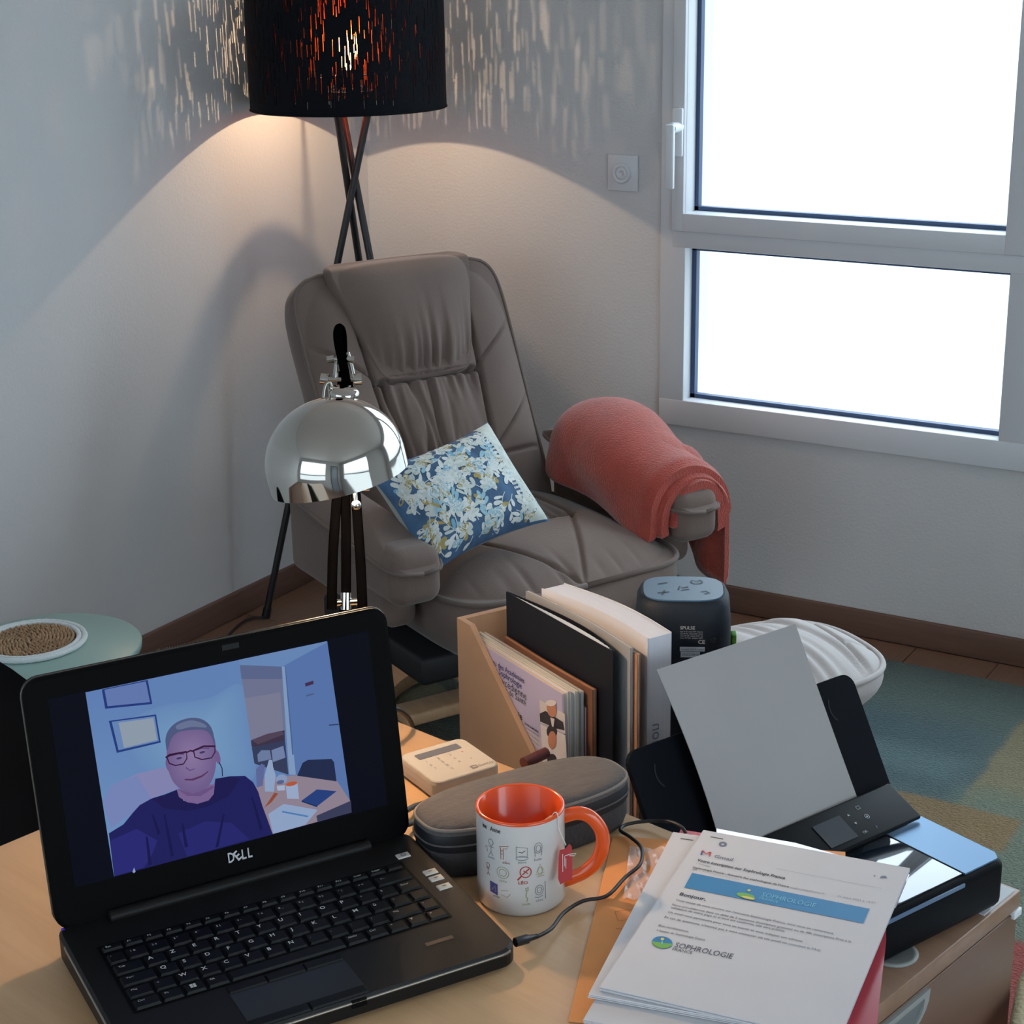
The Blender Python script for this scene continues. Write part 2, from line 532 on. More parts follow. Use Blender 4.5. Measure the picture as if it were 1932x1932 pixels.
# wall plate by the window
wp = thing('wall_plate', 'white square wall plate with round dial beside the window', 'wall outlet', (-1.937, YW, 1.057))
MB().box(-0.040, 0.040, -0.009, 0, -0.043, 0.043, bev=0.003).build('plate', m_frame, wp)
mb = MB()
Mx = Matrix.Translation((0, -0.009, 0)) @ Matrix.Rotation(R(90), 4, 'X')
mb.lathe([(0.024, 0), (0.024, 0.006), (0.0225, 0.0085), (0.016, 0.0085), (0.0155, 0.0065), (0.0145, 0.0065), (0.014, 0.0085), (0.006, 0.0085), (0.0055, 0.007), (0, 0.007)], 36, M=Mx)
mb.build('dial', m_frame, wp)

# ================================================================ RUG
def rug_material():
    m = bpy.data.materials.new('patchwork_rug'); m.use_nodes = True
    nt = m.node_tree; N = nt.nodes; L = nt.links; b = N['Principled BSDF']
    b.inputs['Roughness'].default_value = 1.0
    b.inputs['Sheen Weight'].default_value = 0.15
    tc = N.new('ShaderNodeTexCoord')
    nz = N.new('ShaderNodeTexNoise'); nz.inputs['Scale'].default_value = 14; nz.inputs['Detail'].default_value = 6
    L.new(tc.outputs['Object'], nz.inputs['Vector'])
    add = N.new('ShaderNodeVectorMath'); add.operation = 'MULTIPLY_ADD'
    L.new(nz.outputs['Color'], add.inputs[0]); add.inputs[1].default_value = (0.03, 0.03, 0); L.new(tc.outputs['Object'], add.inputs[2])
    sep = N.new('ShaderNodeSeparateXYZ'); L.new(add.outputs[0], sep.inputs[0])
    def step(sock, v, gt=True, soft=0.012):
        mr = N.new('ShaderNodeMapRange'); mr.interpolation_type = 'SMOOTHSTEP'
        L.new(sock, mr.inputs[0])
        mr.inputs[1].default_value = v-soft; mr.inputs[2].default_value = v+soft
        mr.inputs[3].default_value = 0 if gt else 1; mr.inputs[4].default_value = 1 if gt else 0
        return mr.outputs[0]
    def mul(a, c):
        q = N.new('ShaderNodeMath'); q.operation = 'MULTIPLY'; L.new(a, q.inputs[0]); L.new(c, q.inputs[1]); return q.outputs[0]
    cur = None
    X, Y = sep.outputs[0], sep.outputs[1]
    o = 0.015
    patches = [ # x0,x1,y0,y1,col,soft
        (-9, 9, -9, 9, (82, 94, 82), .01),
        (-1.42+o, -0.825+o, 2.93+o, 3.7, (80, 100, 94), .01),
        (-1.42+o, -0.825+o, 2.93+o, 3.28+o, (62, 88, 93), .10),
        (-1.15+o, -0.86+o, 3.02+o, 3.13+o, (82, 108, 110), .035),
        (-0.825+o, 2, 2.2, 3.40+o, (126, 120, 90), .01),
        (-0.825+o, 2, 2.45, 3.02+o, (106, 118, 100), .05),
        (-1.3+o, -0.70+o, 2.79+o, 2.93+o, (130, 106, 68), .01),
        (-1.95, -1.42+o, 2.0, 2.75, (70, 76, 60), .012),
        (-2.5, -1.95, 2.0, 3.7, (92, 104, 90), .012),
        (-0.66+o, 2, 1.2, 2.52+o, (150, 62, 52), .012),
    ]
    for k, (x0, x1, y0, y1, c, s) in enumerate(patches):
        if k == 0:
            rgb = N.new('ShaderNodeRGB'); rgb.outputs[0].default_value = lin(c)+(1,); cur = rgb.outputs[0]; continue
        msk = mul(mul(step(X, x0, True, s), step(X, x1, False, s)), mul(step(Y, y0, True, s), step(Y, y1, False, s)))
        mx = N.new('ShaderNodeMixRGB'); L.new(msk, mx.inputs[0]); L.new(cur, mx.inputs[1]); mx.inputs[2].default_value = lin(c)+(1,)
        cur = mx.outputs[0]
    n2 = N.new('ShaderNodeTexNoise'); n2.inputs['Scale'].default_value = 220; n2.inputs['Detail'].default_value = 5
    L.new(tc.outputs['Object'], n2.inputs['Vector'])
    mr = N.new('ShaderNodeMapRange'); L.new(n2.outputs[0], mr.inputs[0]); mr.inputs[1].default_value = .3; mr.inputs[2].default_value = .7
    mr.inputs[3].default_value = .78; mr.inputs[4].default_value = 1.2
    sc = N.new('ShaderNodeVectorMath'); sc.operation = 'SCALE'; L.new(cur, sc.inputs[0]); L.new(mr.outputs[0], sc.inputs['Scale'])
    L.new(sc.outputs[0], b.inputs['Base Color'])
    bp = N.new('ShaderNodeBump'); bp.inputs['Strength'].default_value = 0.7; bp.inputs['Distance'].default_value = 0.02
    L.new(n2.outputs[0], bp.inputs['Height']); L.new(bp.outputs[0], b.inputs['Normal'])
    return m
m_rug = rug_material()
def rug_pt(u, v):
    x = -2.125+u*2.595; y = 1.93+v*1.63
    e = min(u, 1-u, v, 1-v)
    z = 0.012*hermite(e/0.008)+0.0012*math.sin(x*37+math.sin(y*23)*2)*math.sin(y*31)
    if e <= 0: z = 0.0
    return (x, y, z)
rug = MB().grid(rug_pt, 110, 76).build('rug', m_rug)
tag(rug, 'patchwork wool rug in teal, green, ochre and red under the armchair', 'rug')
# red fringe tufts along the near part of the rug, seen beside the drawer unit
# ================================================================ FLOOR LAMP
LX, LY = -2.43, 3.262
lamp = thing('floor_lamp', 'black tripod floor lamp with slit drum shade, lit, in the corner', 'floor lamp', (LX, LY, 0))
m_black = mat('black_metal', (22, 24, 28), 0.42)
m_shade_out = mat('black_shade_fabric', (9, 12, 19), 0.7, spec=0.12, bump=(400, 0.15))
m_shade_in = mat('copper_shade_lining', (150, 62, 30), 0.26, metal=1.0)
SR, SZ0, SZ1 = 0.2245, 1.228, 1.50
# three straight legs twisted past each other
feet = []
F1 = at(502, 1163, 0.004)
ang1 = math.atan2(F1[1]-LY, F1[0]-LX); rad = math.hypot(F1[1]-LY, F1[0]-LX)
for k in range(3):
    a = ang1+k*2*math.pi/3
    foot = Vector((rad*math.cos(a), rad*math.sin(a), 0.006))
    b = a+math.pi-R(14.5)
    top = Vector((0.055*math.cos(b), 0.055*math.sin(b), 1.262))
    leg = MB().cyl(foot, top, 0.0085, n=14).build('leg', m_black, lamp)
    dirv = (top-foot).normalized()
    MB().cyl(foot-dirv*0.004, foot+dirv*0.022, 0.0105, n=14).build('foot_cap', m_black, leg)
mb = MB()
mb.lathe([(0.050, 1.258), (0.060, 1.258), (0.060, 1.266), (0.050, 1.266), (0.050, 1.258)], 36, smooth=False)
for k in range(3):
    mb.tube([(0.016*math.cos(k*2.094), 0.016*math.sin(k*2.094), 1.29), (0.055*math.cos(k*2.094), 0.055*math.sin(k*2.094), 1.262)], 0.003, 6)
mb.cyl((0, 0, 1.28), (0, 0, 1.312), 0.017, n=20)
mb.build('lamp_holder', m_black, lamp)
# wire spokes of the shade
mb = MB()
for k in range(3):
    a = k*2*math.pi/3+0.5
    mb.tube([(0.018*math.cos(a), 0.018*math.sin(a), 1.30), ((SR-0.001)*math.cos(a), (SR-0.001)*math.sin(a), 1.30)], 0.0016, 6)
mb.build('shade_spider', m_black, lamp)
# shade with real slits
NU, NV = 1600, 76
rs = random.Random(3)
cut = set()
for _ in range(880):
    i = int((_*0.6180339887 % 1.0)*NU); j = rs.randrange(4, NV-9); ln = rs.randrange(5, 14)
    for q in range(ln):
        if j+q < NV-3: cut.add((i, j+q))
slant = [0.0]*(NU+1)
for i in range(NU): slant[i] = 0.0012*math.sin(i*0.9)+0.0015*math.sin(i*0.23+1.0)
def shade_pt(u, v):
    i = int(round(u*NU)) % NU
    wob = slant[i]*math.sin(v*9.0+i*0.05)
    a = 2*math.pi*(u+wob*0.35)
    return (SR*math.cos(a), SR*math.sin(a), SZ0+v*(SZ1-SZ0))
def shade_in(u, v):
    x, y, z = shade_pt(u, v); k = (SR-0.0012)/SR
    return (x*k, y*k, z)
mb = MB().grid(shade_pt, NU, NV, 0, True, cu=True, skip=lambda i, j: (i, j) in cut)
mb.grid(shade_in, NU, NV, 1, True, cu=True, skip=lambda i, j: (i, j) in cut)
shade = mb.build('lamp_shade', [m_shade_out, m_shade_in], lamp)
tag(shade, 'black drum shade pierced with short vertical slits')
for z in (SZ0, SZ1):
    MB().tube([(SR*math.cos(2*math.pi*i/96), SR*math.sin(2*math.pi*i/96), z) for i in range(96)], 0.0022, 8, closed=True).build('rim', m_shade_out, shade)
BZ = 1.345
mb = MB().lathe([(0, -0.034), (0.011, -0.032), (0.013, -0.018), (0.024, 0.0), (0.028, 0.018), (0.024, 0.036), (0.012, 0.045), (0, 0.047)], 24,
                M=Matrix.Translation((0, 0, BZ)))
bulb = mb.build('bulb', glow_glass('bulb_glow', (255, 190, 120), 9.0), lamp)
ld = bpy.data.lights.new('floor_lamp_light', 'POINT'); ld.energy = FLOOR_LAMP_W; ld.color = WARM; ld.shadow_soft_size = 0.004
lo = bpy.data.objects.new('bulb_light', ld); COL.objects.link(lo); lo.parent = lamp; lo.location = (0, 0, BZ+0.018)
# lamp cable
pts = [at(497, 1161, 0.012), at(480, 1165, 0.006), at(460, 1173, 0.005), at(440, 1190, 0.005), at(420, 1215, 0.005)]
mb = MB().tube(smooth_path([(p[0]-LX, p[1]-LY, 0.006) for p in pts], 6), 0.003, 6)
mb.build('cable', m_black, lamp)
# ================================================================ RECLINER
CH_A = R(-27); CH_O = (-1.808, 2.868, 0.0135)
CHF = Frame(CH_O, CH_A)
chair = thing('recliner_chair', 'taupe suede recliner armchair with gathered back on a wooden swivel base', 'armchair', CH_O, CH_A)
m_suede = mat('taupe_suede', (108, 92, 84), 0.85, var=(6, 0.07), bump=(260, 0.12), sheen=0.25)
m_pipe = mat('taupe_piping', (98, 84, 77), 0.8, sheen=0.2)
m_beech = mat('pale_beech', (186, 150, 114), 0.45, grain=((6, 40, 40), (160, 122, 88), 0.5))
wr = random.Random(11)
# --- back: local plane coords (a across, b up), normal forward
BH = 0.605; LEAN = R(27)
BW = 0.248
Mb = Matrix.Translation((-0.185, 0, 0.335)) @ Matrix.Rotation(-LEAN, 4, 'Y') @ Matrix(((0, 0, 1, 0), (1, 0, 0, 0), (0, 1, 0, BH/2), (0, 0, 0, 1)))
# maps (a,b,h)->(h, a, b) then leans backwards
def back_hw(v):
    w = BW*(1.0+0.02*v)
    return w*max(0.0, 1-abs(v)**9)**(1/7.0) if abs(v) < 1 else 0.0
def folds(n, lo, hi, rng):
    """irregular pleat positions"""
    out = []
    for k in range(n): out.append((-1+2*(k+0.5+rng.uniform(-0.32, 0.32))/n, rng.uniform(lo, hi), rng.uniform(0.45, 1.0), rng.uniform(0.5, 1.0)))
    return out
fold = folds(11, 0.0045, 0.0085, wr); fold2 = folds(10, 0.0045, 0.0085, wr); fold3 = folds(9, 0.005, 0.009, wr)
S1, S2 = 0.045, -0.150            # seam heights (b) below headrest and above the lumbar roll
def cw(b): return 0.116+0.020*hermite((b+0.2)/0.4)      # half width of centre panel
def back_top(x, y, e):
    h = 0.050+0.034*(1-e**5)
    c = cw(y); ax = abs(x)
    k = 1-e**14
    h -= 0.017*gau(ax-c, 0.0045)*k
    if ax < c:
        h += 0.014*(1-(x/c)**2)
        h -= 0.022*gau(y-S1, 0.0048)+0.020*gau(y-S2, 0.0048)
        for (fx, fw, fa, fl_) in fold:
            d = S1-y
            if d > -0.01: h -= 0.017*fa*gau(max(0, d), 0.075*fl_)*gau(x-fx*c*(0.92+0.5*max(0, d)), fw*(1+3*max(0, d)))
        for (fx, fw, fa, fl_) in fold2:
            d = y-S2
            if d > -0.01 and y < S1: h -= 0.015*fa*gau(max(0, d), 0.080*fl_)*gau(x-fx*c*(0.92-0.3*max(0, d)), fw*(1+3*max(0, d)))
            if d <= 0: h -= 0.013*fa*gau(d, 0.045*fl_)*gau(x-fx*c*0.9, fw)
        for (fx, fw, fa, fl_) in fold3[:6]:
            if S2 < y < S1: h -= 0.014*fa*gau(x-fx*c*0.86-0.006*math.sin(y*22+fx*9), fw*0.8)
    else:
        for (b0, sl, wd) in ((0.060, 0.85, 0.0035), (-0.135, 0.95, 0.0035), (-0.150, 0.06, 0.0045)):
            yy = b0+sl*(ax-c)
            h -= 0.010*gau((y-yy)/math.sqrt(1+sl*sl), wd)*k
        h += 0.010*math.sin(min(1, (ax-c)/max(BW-c, 1e-3))*math.pi)
    return h
mb = MB().pad2(back_hw, -BH/2, BH/2, back_top, -0.045, 180, 190, M=Mb)
edge_loop = mb.loop
mb.build('backrest', m_suede, chair, recalc=True)
# headrest pillow
HR = Mb @ Matrix.Translation((0.0, 0.0, 0.086))
def hr_hw(v):
    w = 0.142+0.034*v
    return w*max(0.0, 1-abs(v)**12)**(1/8.0) if abs(v) < 1 else 0.0
hf = folds(12, 0.0045, 0.0085, wr)
HY0, HY1 = 0.048, 0.320
def hr_top(x, y, e):
    h = 0.004+0.046*(1-e**3.0)
    d = y-HY0
    for (fx, fw, fa, fl_) in hf:
        h -= 0.021*fa*gau(d, 0.085*fl_+0.02)*gau(x-fx*0.118*(1+0.9*d), fw*(1+5*d))*(1-e**16)
    h -= 0.03*hermite((y-0.295)/0.03)
    return h
MB().pad2(hr_hw, HY0, HY1, hr_top, -0.035, 150, 110, M=HR, inset=1.0).build('headrest', m_suede, chair, recalc=True)
# piping round the back
MB().tube([Mb @ Vector((p[0]*1.012, p[1]*1.006, p[2]-0.002)) for p in edge_loop[::4]], 0.0048, 8, closed=True).build('back_piping', m_pipe, chair)
# --- seat (local: x forward = pad y)
Ms = Matrix(((0, 1, 0, 0), (1, 0, 0, 0), (0, 0, 1, 0), (0, 0, 0, 1)))
def seat_hw(v):
    w = 0.272
    return w*max(0.0, 1-abs(v)**6)**(1/5.0) if abs(v) < 1 else 0.0
sf = folds(10, 0.006, 0.012, wr); sf2 = folds(9, 0.006, 0.012, wr)
def seat_top(y, x, e):
    h = 0.388+0.052*(1-e**4)
    k = 1-e**14
    ay = abs(y); SX = 0.06
    h -= 0.018*gau(x-SX-0.02*(1-(y/0.15)**2), 0.005)*(1 if ay < 0.150 else 0)
    h -= 0.014*gau(ay-0.150, 0.005)*(1 if x < SX+0.01 else 0)*k
    h -= 0.011*gau((ay-0.150)+0.55*(x-SX), 0.0055)*(1 if x > SX else 0)*k
    for (fy, fw, fa, fl_) in sf:
        d = SX-x
        if ay < 0.15 and d > -0.02: h -= 0.016*fa*gau(d, 0.06*fl_)*gau(y-fy*0.14, fw)
    for (fy, fw, fa, fl_) in sf2:
        d = 0.325-x
        h -= 0.009*fa*gau(d, 0.07*fl_)*gau(y-fy*0.22, fw*0.9)*k
    return h
mb = MB().pad2(seat_hw, -0.275, 0.335, seat_top, 0.258, 150, 170, M=Ms, nside=8, inset=0.86, bul=0.035)
seat_loop = mb.loop
mb.build('seat', m_suede, chair, recalc=True)
MB().tube([Ms @ Vector((p[0]*1.010, 0.03+(p[1]-0.03)*1.012, p[2]+0.001)) for p in seat_loop[::4]], 0.0056, 8, closed=True).build('seat_piping', m_pipe, chair)
# --- arms: upholstered side panel under a padded top
def arm(sg):
    yc = sg*0.325
    mb = MB().box(-0.240, 0.200, yc-0.036, yc+0.036, 0.325, 0.500, bev=0.026, seg=5)
    mb.box(0.090, 0.272, yc-0.053, yc+0.053, 0.392, 0.505, bev=0.030, seg=6)
    o = mb.build('armrest', m_suede, chair)
    Ma = Matrix(((0, 1, 0, 0), (1, 0, 0, yc), (0, 0, 1, 0), (0, 0, 0, 1)))
    def hw(v): return 0.064*(0.86+0.14*hermite((v+1)/1.2))*max(0.0, 1-abs(v)**5)**(1/3.5) if abs(v) < 1 else 0.0
    def zc(x): return 0.512-0.075*(x+0.26)/0.55*0.5-0.010*hermite((x-0.12)/0.16)
    def tp(y, x, e): return zc(x)+0.048*(1-e**2.4)
    pb = MB().pad2(hw, -0.275, 0.288, tp, 0.0, 36, 90, M=Ma, nside=1)
    lp = pb.loop
    # close underneath following the pad line
    pb = MB()
    nu, nv = 36, 90
    def g(sgn):
        def fn(u, v):
            a = 2*u-1; b = 2*v-1
            b = 0.55*b+0.45*math.sin(b*math.pi/2)
            y = a*hw(b); x = 0.0065+0.2815*b; e = max(abs(a), abs(b))
            z = tp(y, x, e) if sgn > 0 else zc(x)-0.016*(1-e**6)
            return tuple(Ma @ Vector((y, x, z)))
        return fn
    pb.grid(g(1), nu, nv); pb.grid(g(-1), nu, nv)
    pb.build('arm_pad', m_suede, o, recalc=True)
    MB().tube([Ma @ Vector((p[0]*1.03, p[1], p[2]-0.001)) for p in lp[::3]], 0.0040, 8, closed=True).build('arm_piping', m_pipe, o)
    return o
armL = arm(-1); armR = arm(1)
# --- base: wooden feet ring, black swivel plate
mb = MB()
def ring_pts(r0, r1, z0, z1, n=72):
    mb.lathe([(r0, z0), (r1, z0), (r1, z1), (r0, z1), (r0, z0)], n, smooth=False)
ring_pts(0.235, 0.305, 0.0, 0.030)
mb.build('base_ring', m_beech, chair)
mb = MB()
mb.box(-0.24, 0.24, -0.035, 0.035, 0.030, 0.058, bev=0.006)
mb.box(-0.035, 0.035, -0.24, 0.24, 0.031, 0.059, bev=0.006)
mb.build('base_cross', m_beech, chair)
mb = MB().cyl((0, 0, 0.058), (0, 0, 0.24), 0.032, n=24)
mb.build('swivel_column', m_black, chair)
mb = MB().box(-0.22, 0.22, -0.30, 0.30, 0.205, 0.262, bev=0.01)
mb.build('under_frame', mat('black_under_frame', (20, 21, 24), 0.6), chair)

# ================================================================ CUSHION (floral)
Wc, Hc = 0.303, 0.237
cTL, cTR, cBL = at(712, 905, 0.556), None, None
C0 = dep(866, 937, 3.33)
# orientation: width axis turned like the photo, leaning on the left arm
wx = np.array([math.cos(R(71))*math.cos(R(8)), math.sin(R(71))*math.cos(R(8)), math.sin(R(8))])
hd = np.array([math.cos(R(-12)), math.sin(R(-12)), 0.0])
hy = -hd*math.cos(R(48))+np.array([0, 0, math.sin(R(48))])
hy = hy-wx*np.dot(hy, wx); hy /= np.linalg.norm(hy)
nz_ = np.cross(wx, hy)
cush = bpy.data.objects.new('throw_cushion', None); COL.objects.link(cush)
cush.matrix_world = Matrix(((wx[0], hy[0], nz_[0], C0[0]), (wx[1], hy[1], nz_[1], C0[1]), (wx[2], hy[2], nz_[2], C0[2]), (0, 0, 0, 1)))
tag(cush, 'blue and white floral cushion lying on the armchair seat', 'cushion')
def cpt(x, y, side=1):
    """x,y in -1..1"""
    q = 1.0
    dx = 1-0.10*(1-y*y)*abs(x)**3; dy = 1-0.13*(1-x*x)*abs(y)**3
    e = max(0.0, (1-abs(x)**3.0))*max(0.0, (1-abs(y)**3.0))
    h = 0.062*e**0.55
    return (x*Wc/2*dx, y*Hc/2*dy, side*h)
m_cush = mat('cushion_navy', (66, 98, 132), 0.8, var=(28, 0.30), bump=(500, 0.1))
m_cushb = mat('cushion_back', (176, 178, 172), 0.85, var=(40, 0.12))
mb = MB()
mb.grid(lambda u, v: cpt(2*u-1, 2*v-1, 1), 48, 36)
mb.grid(lambda u, v: cpt(2*u-1, 1-2*v, -1), 48, 36, mi=1)
mb.build('cover', [m_cush, m_cushb], cush, recalc=True)
pr = random.Random(5)
P_cols = [(214, 219, 216), (150, 190, 205), (168, 150, 92), (196, 204, 198), (120, 172, 200)]
m_print = [mat('print_%s' % n, c, 0.85, var=(60, 0.08)) for n, c in zip(('cream', 'sky', 'mustard', 'ivory', 'aqua', 'slate'), P_cols+[(84, 98, 120)])]
def cfn(x, y):
    x = max(-0.985, min(0.985, x)); y = max(-0.985, min(0.985, y))
    p = cpt(x, y, 1); return (p[0], p[1], p[2]+0.0011)
mb = MB()
asp = Wc/Hc
def leaf(x, y, a, ln, wd, mi):
    pts = []
    for i in range(13):
        t = i/12*2*math.pi
        lx = ln*(0.5-0.5*math.cos(t)); ly = wd*math.sin(t)*(0.55+0.45*(lx/ln))
        pts.append((x+(lx*math.cos(a)-ly*math.sin(a)), y+(lx*math.sin(a)+ly*math.cos(a))*asp))
    if all(abs(p[0]) < 0.985 and abs(p[1]) < 0.985 for p in pts): poly(mb, pts, cfn, mi)
def sprig(x, y, a, n, step, mi, bend):
    pts = [(x, y)]; aa = a
    for k in range(n):
        aa += bend*pr.uniform(0.3, 1.4)
        x += step*math.cos(aa); y += step*math.sin(aa)*asp
        if abs(x) > 0.97 or abs(y) > 0.97: break
        pts.append((x, y))
        for sg in (-1, 1):
            if pr.random() < 0.85:
                leaf(x, y, aa+sg*pr.uniform(0.5, 1.0), pr.uniform(0.10, 0.155), pr.uniform(0.026, 0.042),
                     mi if pr.random() < 0.72 else pr.choice([0, 1, 2, 4]))
    if len(pts) > 1:
        leaf(x, y, aa, 0.13, 0.034, mi)
        stroke(mb, pts, 0.013, cfn, 3)
for k in range(84):
    sx_ = -0.95+1.75*((k*0.6180339) % 1.0); sy_ = -0.95+1.9*((k*0.7548777+0.3) % 1.0)
    sprig(sx_, sy_, pr.uniform(0, 6.28), pr.randrange(3, 6), 0.075, pr.choice([0, 0, 3, 1, 3, 0]), pr.uniform(-0.28, 0.28))
for k in range(9):   # mustard blossoms at the left end
    cx, cy = pr.uniform(-0.9, -0.35), pr.uniform(-0.8, 0.8)
    for j in range(6): leaf(cx, cy, j*1.05+pr.random()*0.4, 0.12, 0.042, 2 if pr.random() < 0.6 else 3)
# pale band at the far end
mb.grid(lambda u, v: cfn(0.66+0.31*u, -0.975+1.95*v), 10, 40, mi=3)
for j in range(24):
    y0 = -0.92+j*0.076
    for i in range(4): poly(mb, [(0.56+i*0.026, y0), (0.578+i*0.026, y0+0.012), (0.578+i*0.026, y0+0.052), (0.56+i*0.026, y0+0.040)], cfn, 0)
for k in range(14): leaf(pr.uniform(0.70, 0.86), pr.uniform(-0.85, 0.85), pr.uniform(0, 6.28), 0.10, 0.03, pr.choice([2, 5, 5, 1]))
mb.build('floral_print', m_print, cush)

# ================================================================ BLANKET over the right arm
bl_mat = mat('coral_fleece', (170, 68, 54), 0.95, var=(30, 0.10), bump=(300, 0.50), sheen=0.6)
blanket = MB()
br = random.Random(9)
yA = 0.330
def layer(u0, u1, r_in, th, drop_in, drop_out, lift, zc, seed, yo=0.0):
    """one folded layer: inverted U section around the arm, extruded along it"""
    rr = random.Random(seed); ph = rr.uniform(0, 6)
    def prof(t, off):
        # t 0..1 : inner bottom -> over the top -> outer bottom ; off radial
        r = r_in+off
        if t < 0.25:
            k = t/0.25; return (-r, -drop_in*(1-k))
        if t > 0.75:
            k = (t-0.75)/0.25; return (r, -drop_out*k)
        a = math.pi*(1-(t-0.25)/0.5)
        return (r*math.cos(a), (r*0.98)*math.sin(a))
    def fn(u, v):
        # v around closed section (outer face out, inner face back)
        if v < 0.5: t = v*2; off = th
        else: t = (1-v)*2; off = 0.0
        y, z = prof(t, off)
        x = u0+(u1-u0)*u
        e = min(u, 1-u)
        rnd = hermite(e/0.06)
        if u < 0.3: rnd = min(rnd, math.sqrt(max(0.0, 1-(1-u/0.3)**2))*6-5+0.0) if u < 0.3 else rnd
        back_ = 1.0 if u > 0.28 else 0.45+0.55*math.sqrt(max(0.0, 1-(1-u/0.28)**2))
        sw = 1.0+0.06*math.sin(u*5+ph)+0.05*math.sin(u*9+t*6+ph)
        rnd = hermite((1-u)/0.06); y = y*sw*(0.92+0.08*rnd)*back_; z = z*(sw if z > 0 else 1.0)*(0.90+0.10*rnd)*back_
        z += lift*math.sin(math.pi*min(1, u*0.9+0.1))
        nn = 0.003*math.sin(7*u+6*t+ph)+0.002*math.sin(5*u-13*t+2*ph)
        y += nn*math.copysign(1, y); z += nn*(1 if z > 0 else 0)
        return (x, yA+yo+y, zc-0.06*(u-0.3)+z)
    blanket.grid(fn, 46, 72, cv=True)
    # close the ends
    for uu in (0.0, 1.0):
        n = 36
        vs = [fn(uu, j/72) for j in range(72)]
        f = [(j, j+1, 71-j-1, 71-j) for j in range(35)]
        blanket.add(vs, f, 0, True)
layer(-0.165, 0.240, 0.094, 0.020, 0.055, 0.03, 0.016, 0.496, 1, -0.010)
layer(-0.145, 0.250, 0.071, 0.020, 0.050, 0.04, 0.012, 0.498, 2, -0.004)
layer(-0.120, 0.258, 0.049, 0.019, 0.030, 0.060, 0.006, 0.500, 3, 0.002)
layer(0.11, 0.250, 0.066, 0.012, -0.02, 0.185, 0.0, 0.486, 4, 0.012)
bo = blanket.build('blanket', bl_mat, recalc=True)
place(bo, CH_O, CH_A)
tag(bo, 'coral red fleece blanket folded over the right arm of the armchair', 'blanket')

# ================================================================ FOOTSTOOL
FO = at(1448, 1236, 0.34); FO = (FO[0], FO[1], 0.0135)
FSA = R(-35)
stool = thing('footstool', 'pale grey gathered footstool on a wooden base by the window', 'footstool', FO, FSA)
m_fs = mat('pale_suede', (178, 172, 170), 0.85, var=(9, 0.06), bump=(260, 0.12), sheen=0.2)
def fs_out(p):
    x, y = superell(0.160, 0.190, 3.2)(p)
    return (x, y*(1.0-0.10*math.cos(2*p)*0.5))
ff = [(wr.uniform(-1, 1), wr.uniform(0.012, 0.028), wr.uniform(0.5, 1.0)) for _ in range(11)]
def fs_top(x, y, r):
    h = 0.315+0.050*(1-r**3)
    h -= 0.014*gau(abs(y)-0.13, 0.006)*(1-r**12)
    if abs(y) > 0.13: h -= 0.010*gau(x-0.04, 0.005)+0.010*gau(x+0.07, 0.005)
    for (fy, fw, fa) in ff:
        if abs(y) < 0.13:
            h -= 0.015*fa*gau(y-fy*0.12-0.03*math.sin(x*8), fw*0.6)*(0.35+0.65*abs(x)/0.2)*(1-r**12)
    return h
MB().pad(fs_out, fs_top, 0.255, 180, 48, inset=0.9, nside=6).build('cushion', m_fs, stool, recalc=True)
MB().tube([(1.008*fs_out(2*math.pi*i/140)[0], 1.008*fs_out(2*math.pi*i/140)[1], 0.316) for i in range(140)], 0.0058, 8, closed=True).build('piping', m_fs, stool)
mb = MB().cyl((0, 0, 0.03), (0, 0, 0.255), 0.024, n=20); mb.box(-0.12, 0.12, -0.12, 0.12, 0.240, 0.256, bev=0.003)
mb.build('column', m_black, stool)
mb = MB(); mb.lathe([(0.12, 0), (0.170, 0), (0.170, 0.028), (0.12, 0.028), (0.12, 0)], 60, smooth=False)
mb.build('base_ring', m_beech, stool)
MB().box(-0.14, 0.14, -0.028, 0.028, 0.004, 0.034, bev=0.004).build('base_bar', m_beech, stool)

# ================================================================ SIDE TABLE + PLACEMAT
TZ = 0.38
Tc = at(91, 1219, TZ)
tab = thing('side_table', 'round sage green side table against the wall', 'side table', (Tc[0], Tc[1], 0))
m_sage = mat('sage_green_lacquer', (136, 164, 158), 0.4)
MB().lathe([(0, TZ-0.016), (0.158, TZ-0.016), (0.1655, TZ-0.013), (0.1665, TZ-0.003), (0.164, TZ), (0, TZ)], 72).build('table_top', m_sage, tab)
for k in range(3):
    a = k*2.0944+0.5
    MB().cyl((0.135*math.cos(a), 0.135*math.sin(a), 0), (0.075*math.cos(a), 0.075*math.sin(a), TZ-0.016), 0.010, 0.012, 14).build('leg', m_sage, tab)
Pc = at(60, 1214, TZ)
pm = thing('placemat', 'round woven rush placemat with white rope border on green table', 'placemat', (Pc[0], Pc[1], TZ))
m_rush = mat('woven_rush', (158, 128, 98), 0.8, var=(120, 0.25)); m_rushd = mat('dark_rush_base', (88, 66, 48), 0.9)
m_rope = mat('white_rope', (204, 212, 214), 0.8, bump=(300, 0.3))
MB().lathe([(0, 0.0), (0.079, 0.0), (0.079, 0.0035), (0, 0.0035)], 60).build('backing', m_rushd, pm)
mb = MB(); rr_ = random.Random(4)
for ring in range(11):
    r = 0.008+ring*0.0066; n = max(5, int(2*math.pi*r/0.0098))
    for j in range(n):
        a = 2*math.pi*(j+rr_.random()*0.35)/n+ring*0.4
        a2 = a+2*math.pi/n*0.98; am = (a+a2)/2; lift = 0.0042+rr_.random()*0.0016
        P = [((r-0.0016)*math.cos(a), (r-0.0016)*math.sin(a), 0.0035), (r*math.cos(am), r*math.sin(am), 0.0036+lift), ((r+0.0016)*math.cos(a2), (r+0.0016)*math.sin(a2), 0.0035)]
        mb.tube(P, [0.0018, 0.0031, 0.0018], 5)
